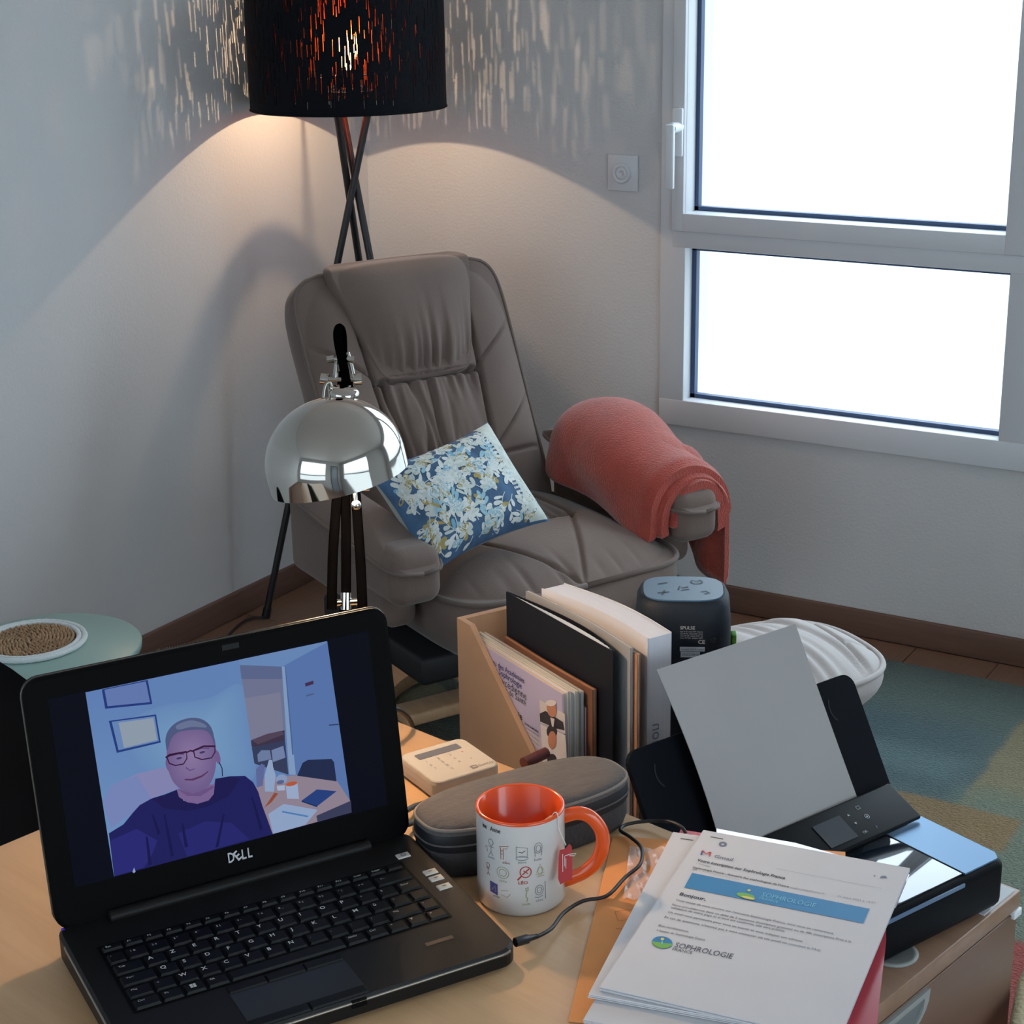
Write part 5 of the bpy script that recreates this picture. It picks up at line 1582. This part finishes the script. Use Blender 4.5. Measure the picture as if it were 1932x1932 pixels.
# ================================================================ MUG + TEA BAG
MUG = np.array([-0.7365, 1.2010, DZ]); MR, MH = 0.0405, 0.0945
mugA = R(31)
mug = thing('mug', 'white mug with orange inside and orange handle, printed with small drawings', 'mug', MUG, mugA)
m_mugw = mat('mug_white', (206, 204, 202), 0.22, coat=0.4); m_mugo = mat('mug_orange', (226, 84, 30), 0.2, coat=0.4)
MB().lathe([(0, 0.004), (MR-0.004, 0.0), (MR-0.002, 0.0), (MR, 0.003), (MR, MH-0.003)], 72).build('body', m_mugw, mug)
MB().lathe([(MR, MH-0.003), (MR+0.0002, MH-0.001), (MR-0.0014, MH), (MR-0.003, MH-0.0012), (MR-0.0034, 0.010), (MR-0.010, 0.006), (0, 0.006)], 72).build('orange_lining', m_mugo, mug)
MB().lathe([(0, 0.040), (MR-0.0033, 0.040)], 48).build('tea', mat('mug_lining_shade', (110, 40, 16), 0.08), mug)  # dark disc paints the shade deep inside the orange lining
hp = [(MR-0.002, 0.080), (MR+0.012, 0.0835), (MR+0.024, 0.079), (MR+0.033, 0.066), (MR+0.0345, 0.050), (MR+0.029, 0.034), (MR+0.018, 0.023), (MR+0.006, 0.017), (MR-0.002, 0.014)]
MB().tube([(x, 0, z) for x, z in [(p[0], p[1]) for p in smooth_path([(a, b, 0) for a, b in hp], 5)]], 0.0066, 14, flat=0.80, up=(0, 1, 0)).build('handle', m_mugo, mug)
# drawings wrapped round the body. s = arc length from camera-facing line, z height
cam_dir = math.atan2(-MUG[1], -MUG[0])-mugA
def cw_(s, z): a = cam_dir+s/MR; return ((MR+0.0003)*math.cos(a), (MR+0.0003)*math.sin(a), z)
inks = [mat('ink_grey', (120, 126, 132), 0.5), mat('ink_black', (44, 42, 46), 0.5), mat('ink_red', (176, 52, 48), 0.5), mat('ink_olive', (160, 156, 120), 0.5), mat('ink_purple', (74, 66, 120), 0.5), mat('ink_brown', (150, 96, 70), 0.5)]
mb = MB()
def S(pts, mi, w=0.0006, closed=False): stroke(mb, pts, w, cw_, mi, closed)
put_text(mb, 'ine   Anne', (-0.040, 0.0835), (-0.0185, 0.0835), fn=cw_, mi=1, bold=True, size=0.0065)
def figure(cx, cz, k, mi):
    S(ell(cx, cz+0.005*k, 0.0022*k, 0.0026*k, 10), mi, closed=True); S([(cx, cz+0.0025*k), (cx, cz-0.003*k)], mi); S([(cx-0.003*k, cz+0.001*k), (cx+0.003*k, cz+0.001*k)], mi)
    S([(cx, cz-0.003*k), (cx-0.002*k, cz-0.006*k)], mi); S([(cx, cz-0.003*k), (cx+0.002*k, cz-0.006*k)], mi)
figure(-0.029, 0.066, 1.2, 0); S([(-0.020, 0.070), (-0.011, 0.072), (-0.013, 0.069), (-0.016, 0.069), (-0.016, 0.058), (-0.0185, 0.058), (-0.0185, 0.069)], 5, closed=True)
S([(-0.018, 0.0665), (-0.0163, 0.0665)], 2); S([(-0.018, 0.0635), (-0.0163, 0.0635)], 2)
S([(-0.004, 0.072), (0.006, 0.0705), (0.0055, 0.061), (-0.004, 0.062)], 0, closed=True); S([(-0.002, 0.067), (0.001, 0.066), (0.004, 0.068)], 1); S(ell(0.001, 0.0605, 0.0055, 0.002, 14), 0, closed=True)
S(ell(0.016, 0.069, 0.0038, 0.0052, 16), 0, closed=True); S(ell(0.016, 0.0685, 0.0022, 0.0034, 12), 0, closed=True); S([(0.0125, 0.066), (0.013, 0.061)], 0); S([(0.0195, 0.066), (0.019, 0.061)], 0)
for k, (cx, cz, s, mi) in enumerate(((-0.029, 0.0555, 'tom', 0), (-0.0135, 0.054, 'alix', 5), (0.001, 0.0555, 'jeanne', 0), (0.0155, 0.0565, 'lola', 0), (-0.017, 0.0350, 'sacha', 3), (0.0015, 0.0345, 'LÉO', 2), (0.018, 0.0395, 'nina', 3), (-0.024, 0.0175, 'arthur', 1), (0.004, 0.0130, 'camille', 3), (0.0165, 0.0150, 'elise', 0))):
    w = 0.0075 if s != 'LÉO' else 0.009
    put_text(mb, s, (cx-w/2, cz), (cx+w/2, cz), fn=cw_, mi=mi, bold=(s == 'LÉO'), size=0.0036 if s != 'LÉO' else 0.0042)
S(ell(-0.017, 0.0445, 0.0058, 0.0058, 18), 3, closed=True); S(ell(-0.017, 0.0445, 0.0036, 0.0036, 14), 3, closed=True)
S(ell(0.004, 0.0465, 0.0050, 0.0054, 18), 2, 0.0009, True); S([(0.0005, 0.0430), (-0.0035, 0.0385)], 2, 0.0014); S([(0.001, 0.0440), (0.007, 0.0495)], 2, 0.0012); S([(0.002, 0.0480), (0.006, 0.0450)], 2, 0.0009)
S([(0.014, 0.0445), (0.0175, 0.0525), (0.021, 0.0455)], 3); S(ell(0.0175, 0.0455, 0.0022, 0.004, 12), 3, closed=True); S([(0.013, 0.0428), (0.022, 0.0435)], 3)
poly(mb, [(-0.031, 0.0215), (-0.0225, 0.0200), (-0.0225, 0.0310), (-0.031, 0.0325)], cw_, 4); S([(-0.029, 0.024), (-0.025, 0.029), (-0.0245, 0.023)], 0, 0.0012)
S([(-0.019, 0.022), (-0.013, 0.020), (-0.010, 0.024)], 3); S([(-0.019, 0.026), (-0.012, 0.027)], 3)
S([(0.0035, 0.0295), (0.006, 0.0310), (0.006, 0.0275), (0.0035, 0.0285)], 3, 0.0012); S([(0.0048, 0.0275), (0.004, 0.022), (0.0055, 0.019), (0.0045, 0.0165)], 3, 0.0010)
S(ell(0.0165, 0.0265, 0.0040, 0.0050, 14), 0, closed=True); S(ell(0.0165, 0.0265, 0.0022, 0.0030, 12), 0, closed=True); S([(0.0225, 0.034), (0.0228, 0.016)], 0); S([(0.012, 0.020), (0.016, 0.019), (0.020, 0.0205)], 0)
S([(-0.037, 0.0640), (-0.0345, 0.067), (-0.0335, 0.061)], 5); figure(-0.033, 0.043, 0.9, 5)
mb.build('drawings_print', inks, mug)
tea = thing('tea_bag', 'tea bag hanging in the mug with string and red tag', 'tea bag', MUG, mugA)
MF = Frame(MUG, mugA)
m_tea = mat('teabag_paper', (176, 142, 110), 0.8); m_str = mat('string_white', (214, 210, 204), 0.8); m_tagr = mat('red_tag', (172, 40, 44), 0.5)
aT = cam_dir+0.95
def rp(r, z, a=aT): return (r*math.cos(a), r*math.sin(a), z)
MB().box(-0.004, 0.004, -0.007, 0.007, -0.028, 0.0, bev=0.0015, M=Matrix.Translation(rp(MR-0.0075, MH-0.006)) @ Matrix.Rotation(aT, 4, 'Z')).build('bag', m_tea, tea)
tg = Vector(MF.l(dep(1068, 1632, 1.548)))
stp = [rp(MR-0.007, MH-0.007), rp(MR-0.003, MH+0.001), rp(MR+0.0008, MH), rp(MR+0.0014, MH-0.012), tuple(tg+Vector((0, 0, 0.020)))]
MB().tube(smooth_path(stp, 5), 0.0005, 6).build('string', m_str, tea)
# tag faces the camera
rv = Vector(MF.l(MUG+_rr)); dvv = Vector(MF.l(MUG-_dd)); fv = Vector(MF.l(MUG+_f))
def tgp(a, b, h=0): return tuple(tg+rv*a+dvv*b-fv*h)
to = [(-0.0052, -0.0175), (0.0012, -0.0135), (0.0056, -0.0135), (0.0056, 0.004), (0.0052, 0.0165), (0.0030, 0.0190), (-0.0006, 0.0145), (-0.0058, 0.0135), (-0.0068, 0.006), (-0.0072, -0.012)]
mb = MB(); n = len(to)
mb.add([tgp(*p, 0.0004) for p in to]+[tgp(*p, -0.0004) for p in to], [tuple(range(n)), tuple(range(2*n-1, n-1, -1))]+[(i, (i+1) % n, n+(i+1) % n, n+i) for i in range(n)])
tgo = mb.build('tag', m_tagr, tea)
mb = MB()
for (xa, ya, yb_) in ((-0.0030, -0.006, 0.010), (-0.0012, -0.001, 0.008), (-0.0002, -0.003, 0.006)): stroke(mb, [(xa, ya), (xa, yb_)], 0.0005, lambda a, b: tgp(a, b, 0.0007))
stroke(mb, [(-0.001, 0.0085), (0.004, 0.0100), (0.009, 0.0105), (0.0075, 0.0085), (0.003, 0.0085)], 0.0007, lambda a, b: tgp(a, b, 0.0009))
mb.build('tag_print', m_str, tgo)

# ================================================================ PENCIL CASE
pcc = at(986, 1489, 0.786); PCA = R(61)
pcs = thing('pencil_case', 'grey fabric pencil case with dark zip, behind the mug', 'pencil case', (pcc[0], pcc[1], DZ), PCA)
m_felt = mat('grey_felt', (90, 85, 84), 0.95, grain=((40, 300, 60), (70, 66, 66), 0.6), bump=(300, 0.2)); m_feltd = mat('charcoal_fabric', (56, 53, 54), 0.95, bump=(220, 0.2)); m_zip = mat('black_zip_band', (24, 25, 29), 0.5)
co = superell(0.113, 0.0448, 2.9)
def ring3(r, z, n=100): return [(co(2*math.pi*i/n)[0]*r, co(2*math.pi*i/n)[1]*r, z) for i in range(n)]
def loft(prof, n=100, cap0=False, cap1=False):
    mb = MB(); v = []
    for (r, z) in prof: v += ring3(r, z, n)
    f = [(i*n+j, i*n+(j+1) % n, (i+1)*n+(j+1) % n, (i+1)*n+j) for i in range(len(prof)-1) for j in range(n)]
    if cap0: f.append(tuple(range(n-1, -1, -1)))
    if cap1: f.append(tuple(range((len(prof)-1)*n, len(prof)*n)))
    mb.add(v, f, 0, True); return mb
loft([(0.90, 0.0), (0.96, 0.003), (0.99, 0.012), (0.985, 0.028)], cap0=True).build('lower_shell', m_feltd, pcs)
loft([(0.985, 0.028), (1.0, 0.030), (1.0, 0.042), (0.99, 0.046)]).build('zip_band', m_zip, pcs)
MB().tube(ring3(1.003, 0.036), 0.0010, 6, closed=True).build('zip_teeth', m_felt, pcs)
loft([(0.99, 0.046), (0.975, 0.053), (0.94, 0.0558), (0.75, 0.0572), (0.4, 0.058), (0.05, 0.0582)], cap1=True).build('lid', m_felt, pcs)
MB().tube(ring3(0.985, 0.0515), 0.0017, 8, closed=True).build('piping', mat('case_piping', (120, 112, 106), 0.7), pcs)

# ================================================================ CARD READER
rd = [at(763, 1420, 0.752), at(862, 1390, 0.752), at(942, 1440, 0.752), at(822, 1490, 0.752)]
rc = sum(rd)/4; RA = R(64)
rdr = thing('card_reader', 'white payment card reader with keypad beside the pencil case', 'card reader', (rc[0], rc[1], DZ), RA)
m_rdr = mat('reader_white', (186, 178, 166), 0.4)
HSZ = 0.040
mb = MB(); ou = rrect(-HSZ, HSZ, -HSZ, HSZ, 0.010, 6); n = len(ou)
v = []
for (k, z) in ((0.93, 0.001), (0.985, 0.004), (1.0, 0.010), (1.0, 0.018), (0.985, 0.0215), (0.96, 0.0225)): v += [(p[0]*k, p[1]*k, z) for p in ou]
f = [(i*n+j, i*n+(j+1) % n, (i+1)*n+(j+1) % n, (i+1)*n+j) for i in range(5) for j in range(n)]+[tuple(range(n-1, -1, -1)), tuple(range(5*n, 6*n))]
mb.add(v, f, 0, False); mb.build('housing', m_rdr, rdr)
fr_ = lambda x, yv: (x, yv, 0.0231)
MB().prism(rrect(-0.026, 0.026, 0.0165, 0.029, 0.0015, 3), 0.0226, 0.0229).build('screen', mat('reader_lcd', (96, 98, 106), 0.15), rdr)
mb = MB()
lab = [['1', '2', '3', 'x'], ['4', '5', '6', ''], ['7', '8', '9', 'v'], ['', '0', '', '']]
for r_i in range(4):
    for c_i in range(4):
        s = lab[r_i][c_i]
        if s: put_text(mb, s, (-0.024+c_i*0.0145, 0.0065-r_i*0.0095), size=0.0058, fn=fr_, mi=1 if s == 'x' else 0)
stroke(mb, [(0.010, -0.032), (0.016, -0.032), (0.016, -0.027), (0.010, -0.027)], 0.0016, fr_, closed=True)
put_text(mb, 'SumUp', (0.018, -0.032), size=0.0062, fn=fr_)
mb.build('keypad_print', [mat('key_print_grey', (120, 112, 106), 0.6), mat('key_print_red', (190, 84, 70), 0.6)], rdr)
mb = MB().box(-0.005, 0.005, -HSZ-0.0004, -HSZ+0.002, 0.010, 0.0128, bev=0.0006); mb.build('usb_port', mat('port_black', (30, 26, 24), 0.5), rdr)
# maroon marker lying by the box
pa, pb = at(988, 1440, DZ+0.007), at(1022, 1424, DZ+0.007)
mk = MB().tube([pa, pa+(pb-pa)*0.98, pb+(pb-pa)*0.25], 0.0062, 14).build('marker_pen', mat('maroon_plastic', (78, 36, 34), 0.4))
tag(mk, 'short maroon marker pen lying behind the pencil case', 'pen')

# ================================================================ ENVELOPE, FOLDER, PAPERS
def sheet_thing(name, label, cat, TL, ang, w, h, th, m, z, group=None, notch=None):
    t = thing(name, label, cat, (TL[0], TL[1], z), ang, group)
    return t
m_env = mat('orange_kraft', (226, 150, 86), 0.75, var=(30, 0.04))
eTL = at(1156, 1578, DZ+0.001); eA = R(21.5)
env = thing('envelope', 'large orange kraft envelope under the papers', 'envelope', (eTL[0], eTL[1], DZ+0.0003), eA)
MB().box(0, 0.225, -0.312, 0, 0.0, 0.0016, bev=0.0005).build('envelope_body', m_env, env)
mb = MB(); EF = Frame((eTL[0], eTL[1], 0), eA)
def ev(px_, py_): q = EF.l(at(px_, py_, DZ+0.002)); return (q[0], q[1])
fe = lambda a, b: (a, b, 0.0019)
stroke(mb, [ev(1166, 1738), ev(1160, 1720), ev(1196, 1715), ev(1200, 1733)], 0.0006, fe, closed=True); stroke(mb, [ev(1162, 1752), ev(1200, 1754)], 0.0005, fe)
mb.build('envelope_print', mat('envelope_ink', (176, 104, 56), 0.7), env)
# clear plastic sleeve, crumpled
slp = [ev(1188, 1600), ev(1320, 1606), ev(1300, 1700), ev(1176, 1698)]
def sl_pt(u, v):
    a = np.array(slp[0])*(1-u)*(1-v)+np.array(slp[1])*u*(1-v)+np.array(slp[2])*u*v+np.array(slp[3])*(1-u)*v
    z = 0.003+0.0016*math.sin(u*17+v*6)*math.sin(v*9+u*3)+0.001*math.sin(u*31-v*13)
    return (a[0], a[1], z)
def clear_plastic():
    m = bpy.data.materials.new('clear_film'); m.use_nodes = True
    b = m.node_tree.nodes['Principled BSDF']; b.inputs['Base Color'].default_value = (0.9, 0.9, 0.92, 1); b.inputs['Roughness'].default_value = 0.12
    b.inputs['Alpha'].default_value = 0.38; b.inputs['Specular IOR Level'].default_value = 1.0
    return m
slo = MB().grid(sl_pt, 26, 20).build('plastic_sleeve', clear_plastic()); place(slo, (eTL[0], eTL[1], DZ+0.0003), eA)
tag(slo, 'crumpled clear plastic sleeve on the orange envelope', 'plastic sleeve')
# red transparent folder
m_red = mat('red_plastic', (190, 60, 74), 0.18, spec=0.9, coat=0.4)
rq = [at(1284, 1565, DZ+0.004), at(1560, 1608, DZ+0.006), at(1672, 1690, DZ+0.006), at(1672, 1775, DZ+0.006), at(1655, 1925, DZ+0.006), at(1648, 2020, DZ+0.006), at(1240, 1990, DZ+0.004), at(1190, 1800, DZ+0.003)]
mb = MB(); n = len(rq)
mb.add([(p[0], p[1], p[2]) for p in rq]+[(p[0], p[1], p[2]-0.0012) for p in rq], [tuple(range(n-1, -1, -1)), tuple(range(n, 2*n))]+[(i, (i+1) % n, n+(i+1) % n, n+i) for i in range(n)])
rf = mb.build('red_folder', m_red, recalc=True); tag(rf, 'red plastic folder sticking out beneath the printed papers', 'folder')
_zf = DZ+0.0118
_cf = [at(1352, 1563, _zf), at(1420, 1576, _zf), at(1500, 1590, _zf), at(1600, 1618, _zf), at(1716, 1650, _zf), at(1690, 1712, _zf), at(1500, 1690, _zf), at(1350, 1640, _zf)]
mb = MB(); n = len(_cf)
mb.add([tuple(p) for p in _cf]+[(p[0], p[1], p[2]-0.0006) for p in _cf], [tuple(range(n-1, -1, -1)), tuple(range(n, 2*n))]+[(i, (i+1) % n, n+(i+1) % n, n+i) for i in range(n)])
_o = mb.build('plastic_sleeve', mat('milky_film', (214, 210, 222), 0.12, spec=1.0, coat=0.5), recalc=True)
tag(_o, 'milky plastic sleeve peeking out behind the top edge of the paper pile', 'plastic sleeve')
PWD, PHT = 0.198, 0.2860
def bundle(name, label, TLp, ang, z0, n, group, stapled=True, seed=0, w=PWD, h=PHT):
    TL = at(TLp[0], TLp[1], z0+0.0006*n)
    t = thing(name, label, 'papers', (TL[0], TL[1], z0), ang, group)
    rr = random.Random(seed)
    th = 0.00075
    for i in range(n):
        j = 0.0009
        ox, oy = rr.uniform(-j, j), rr.uniform(-j, j)
        top = (i == n-1)
        if top: ox = oy = 0
        MB().box(ox, w+ox, -h+oy, oy, i*th, i*th+th*0.86).build('sheet', m_paper, t)
    if stapled:
        MB().tube([(0.010, -0.011, n*th+0.0002), (0.0225, -0.0108, n*th+0.0002)], 0.0004, 6).build('staple', mat('staple_steel', (110, 106, 104), 0.4, 0.8), t)
    return t, Frame((TL[0], TL[1], 0), ang), z0+n*th
gp = 'stapled papers piled on the desk'
zP = DZ+0.0075
kb_ = [at(1430, 1590, zP), at(1552, 1612, zP), at(1530, 1660, zP), at(1420, 1640, zP)]
bundle('paper_bundle', 'lowest paper bundle of the pile, jutting out at the right', (1487-205, 1610), R(10.5), zP, 6, gp, False, 1)
t2, F2, z2 = bundle('paper_bundle', 'stapled paper bundle beneath the e-mail printout, jutting out at the left', (1270, 1571), R(12.3), zP+0.0048, 6, gp, True, 2)
tA, FA, zA = bundle('printed_email', 'printed e-mail with blue banner on top of the paper pile', (1328, 1567), R(8.0), zP+0.0096, 5, gp, True, 3)
kf = MB(); kp = [at(1428, 1588, zP+0.0115), at(1553, 1611, zP+0.0115), at(1546, 1680, zP+0.0115), at(1418, 1660, zP+0.0115)]
# print on the e-mail: positions read off the sheet
def pg(zx, zy):
    q = FA.l(at(1240+zx/4.025, 1560+zy/4.025, zA)); return (q[0], q[1])
fpg = lambda a, b: (a, b, zA-FAz+0.00035)
FAz = zP+0.0096
fpg2 = lambda a, b: (a, b, zA-FAz+0.00065); fpg3 = lambda a, b: (a, b, zA-FAz+0.00085)
pk = [mat('ink_text', (84, 82, 88), 0.7), mat('ink_light', (138, 137, 142), 0.7), mat('banner_blue', (30, 118, 172), 0.5), mat('banner_cyan', (116, 190, 214), 0.5), mat('logo_green', (112, 172, 62), 0.5), mat('logo_yellow', (214, 200, 96), 0.5),
      mat('ink_bold', (58, 56, 62), 0.7), mat('m_red', (196, 72, 60), 0.6), mat('m_blue', (82, 92, 150), 0.6), mat('icon_slate', (104, 116, 134), 0.6)]
mb = MB()
def T(s, a, b, mi=0, bold=False, size=None, fn=fpg): put_text(mb, s, pg(*a), pg(*b), fn=fn, mi=mi, bold=bold, size=size)
lsz = 0.0050
stroke(mb, [pg(333, 215), pg(345, 182)], 0.0016, fpg, 8); stroke(mb, [pg(345, 184), pg(368, 208), pg(405, 195)], 0.0018, fpg2, 7); stroke(mb, [pg(405, 195), pg(395, 226)], 0.0016, fpg, 7)
T('Gmail', (425, 232), (568, 262), 1, True)
T('Votre inscription sur Sophrologie France', (300, 262), (968, 400), 6, True, 0.0068)
T('1 message', (290, 280), (402, 308), 1)
T('Sophrologie France - Annuaire des sophrologues de France', (268, 314), (998, 463), 6, True, 0.0046)
T('sophrologiefrance.fr          31 mars 2021 à 14:57', (1008, 466), (1655, 588), 1, False, 0.0044)
T('----------------------------------------', (895, 322), (1700, 474), 1, False, 0.0046)
T('À : -----------------', (268, 328), (620, 408), 1, False, 0.0044)
poly(mb, [pg(265, 352), pg(1612, 625), pg(1565, 735), pg(205, 462)], fpg, 2)
poly(mb, [pg(*q) for q in ell(672, 528, 72, 20, 20, 0.20)], fpg2, 4); poly(mb, [pg(*q) for q in ell(690, 545, 52, 10, 16, 0.20)], fpg3, 5); poly(mb, [pg(*q) for q in ell(697, 488, 13, 9, 10)], fpg3, 5)
T('SOPHROLOGIE', (785, 530), (1195, 618), 3, False, 0.0105, fpg2); T('FRANCE', (768, 550), (915, 582), 3, False, 0.0058, fpg2)
T('Bonjour,', (163, 520), (365, 562), 6, True, 0.0075)
T("Vous venez de vous inscrire sur l'annuaire Sophrologie France, nous vous en remercions.", (138, 562), (1340, 820), 0, False, lsz)
T('Nous procéderons dans un délai de 2 semaines (inscription gratuite) ou de 48h (inscription Pro) à la', (108, 598), (1470, 882), 0, False, lsz)
T('validation de votre page et si tout est conforme, elle sera publiée.', (100, 620), (970, 802), 0, False, lsz)
T('Un email vous parviendra pour vous en avertir et vous indiquer son adresse.', (78, 654), (1105, 880), 0, False, lsz)
T("En cas de questions, n'hésitez pas à nous contacter via cet email ou", (50, 692), (980, 892), 0, False, lsz)
T('consultez la FAQ', (990, 895), (1235, 948), 9, False, lsz)
T('Bien cordialement,', (5, 756), (238, 806), 0, False, lsz); T("L'équipe de Sophrologie France", (-8, 792), (360, 868), 0, False, lsz)
poly(mb, [pg(*q) for q in ell(38, 880, 78, 46, 28, 0.12)], fpg, 2); poly(mb, [pg(*q) for q in ell(38, 880, 78, 46, 20, 0.12, R(5), R(175))], fpg2, 4)
poly(mb, [pg(*q) for q in ell(40, 858, 14, 10, 10)], fpg3, 5); stroke(mb, [pg(38, 870), pg(36, 900)], 0.0012, fpg3, 3)
T('SOPHROLOGIE', (125, 914), (565, 1005), 0, False, 0.0115); T('FRANCE', (108, 938), (262, 968), 0, False, 0.0062)
stroke(mb, [pg(*q) for q in ell(498, 133, 22, 14, 14)], 0.0022, fpg, 9, True); poly(mb, [pg(1690, 388), pg(1705, 374), pg(1735, 374), pg(1748, 392)], fpg, 9); poly(mb, [pg(1640, 378), pg(1650, 368), pg(1662, 380)], fpg, 9)
mb.build('email_print', pk, tA)

# ================================================================ CABLES
cpts = [(1012, 1768, 0.013), (1040, 1752, 0.010), (1064, 1722, 0.008), (1100, 1700, 0.007), (1145, 1690, 0.007), (1180, 1655, 0.007), (1208, 1630, 0.008), (1210, 1600, 0.008), (1190, 1580, 0.006), (1170, 1566, 0.005), (1184, 1555, 0.004), (1225, 1549, 0.006), (1262, 1550, 0.010), (1285, 1560, 0.010), (1294, 1572, 0.006)]
cb = MB().tube(smooth_path([at(x, y, DZ+h) for x, y, h in cpts], 6), 0.0018, 8)
pl0, pl1 = at(972, 1778, DZ+0.0150), at(1014, 1766, DZ+0.013)
cbl = thing('charging_cable', 'thin black cable plugged into the right side of the laptop', 'cable', (pl0[0], pl0[1], DZ))
cb.v = [(p[0]-pl0[0], p[1]-pl0[1], p[2]-DZ) for p in cb.v]; cb.build('cord', m_black, cbl)
q0 = np.array([0, 0, pl0[2]-DZ]); q1 = np.array([pl1[0]-pl0[0], pl1[1]-pl0[1], pl1[2]-DZ])
MB().tube([tuple(q0), tuple(q0+(q1-q0)*0.55), tuple(q0+(q1-q0)*0.6), tuple(q1)], [0.0042, 0.0042, 0.0030, 0.0022], 10).build('plug', m_black, cbl)
c2 = MB().tube(smooth_path([at(735, 1338, 0.78), at(752, 1340, 0.77), at(768, 1352, 0.755), at(778, 1368, 0.736), at(800, 1560, DZ+0.004)][:4], 6), 0.0030, 8)
o = c2.build('video_cable', m_black); tag(o, 'black cable rising behind the laptop screen', 'cable')
c3 = MB().tube(smooth_path([at(766, 1530, DZ+0.012), at(782, 1521, DZ+0.008), at(800, 1515, DZ+0.004), at(840, 1500, DZ+0.003)], 6), 0.0028, 8)
o = c3.build('usb_cable', m_black); tag(o, 'black cable between laptop hinge and pencil case', 'cable')
c4 = MB().tube(smooth_path([at(768, 1556, DZ+0.012), at(786, 1552, DZ+0.006), at(800, 1560, DZ+0.003), at(830, 1572, DZ+0.003)], 6), 0.0028, 8)
o = c4.build('power_cable', m_black); tag(o, 'black power cable at the right rear corner of the laptop', 'cable')

# ================================================================ PALE SEAT CORNER at lower right
SQ = at(1935, 1930, 0.44)
st2 = thing('stool', 'pale cushioned stool with beige corded edge at the lower right corner', 'stool', (SQ[0]+0.165, SQ[1]+0.02, 0.0135), R(10))
MB().pad(superell(0.17, 0.17, 5), lambda x, y, r: 0.425+0.02*(1-r**4), 0.39, 80, 10, inset=0.96).build('seat', mat('pale_canvas', (196, 202, 206), 0.8), st2, recalc=True)
MB().tube([(1.02*superell(0.17, 0.17, 5)(2*math.pi*i/90)[0], 1.02*superell(0.17, 0.17, 5)(2*math.pi*i/90)[1], 0.428) for i in range(90)], 0.009, 8, closed=True).build('corded_edge', mat('beige_cord', (172, 158, 126), 0.9, bump=(160, 0.6)), st2)
for sx in (-1, 1):
    for sy in (-1, 1): MB().cyl((sx*0.12, sy*0.12, 0.39), (sx*0.135, sy*0.135, 0.0), 0.014, n=12).build('leg', m_beech, st2)
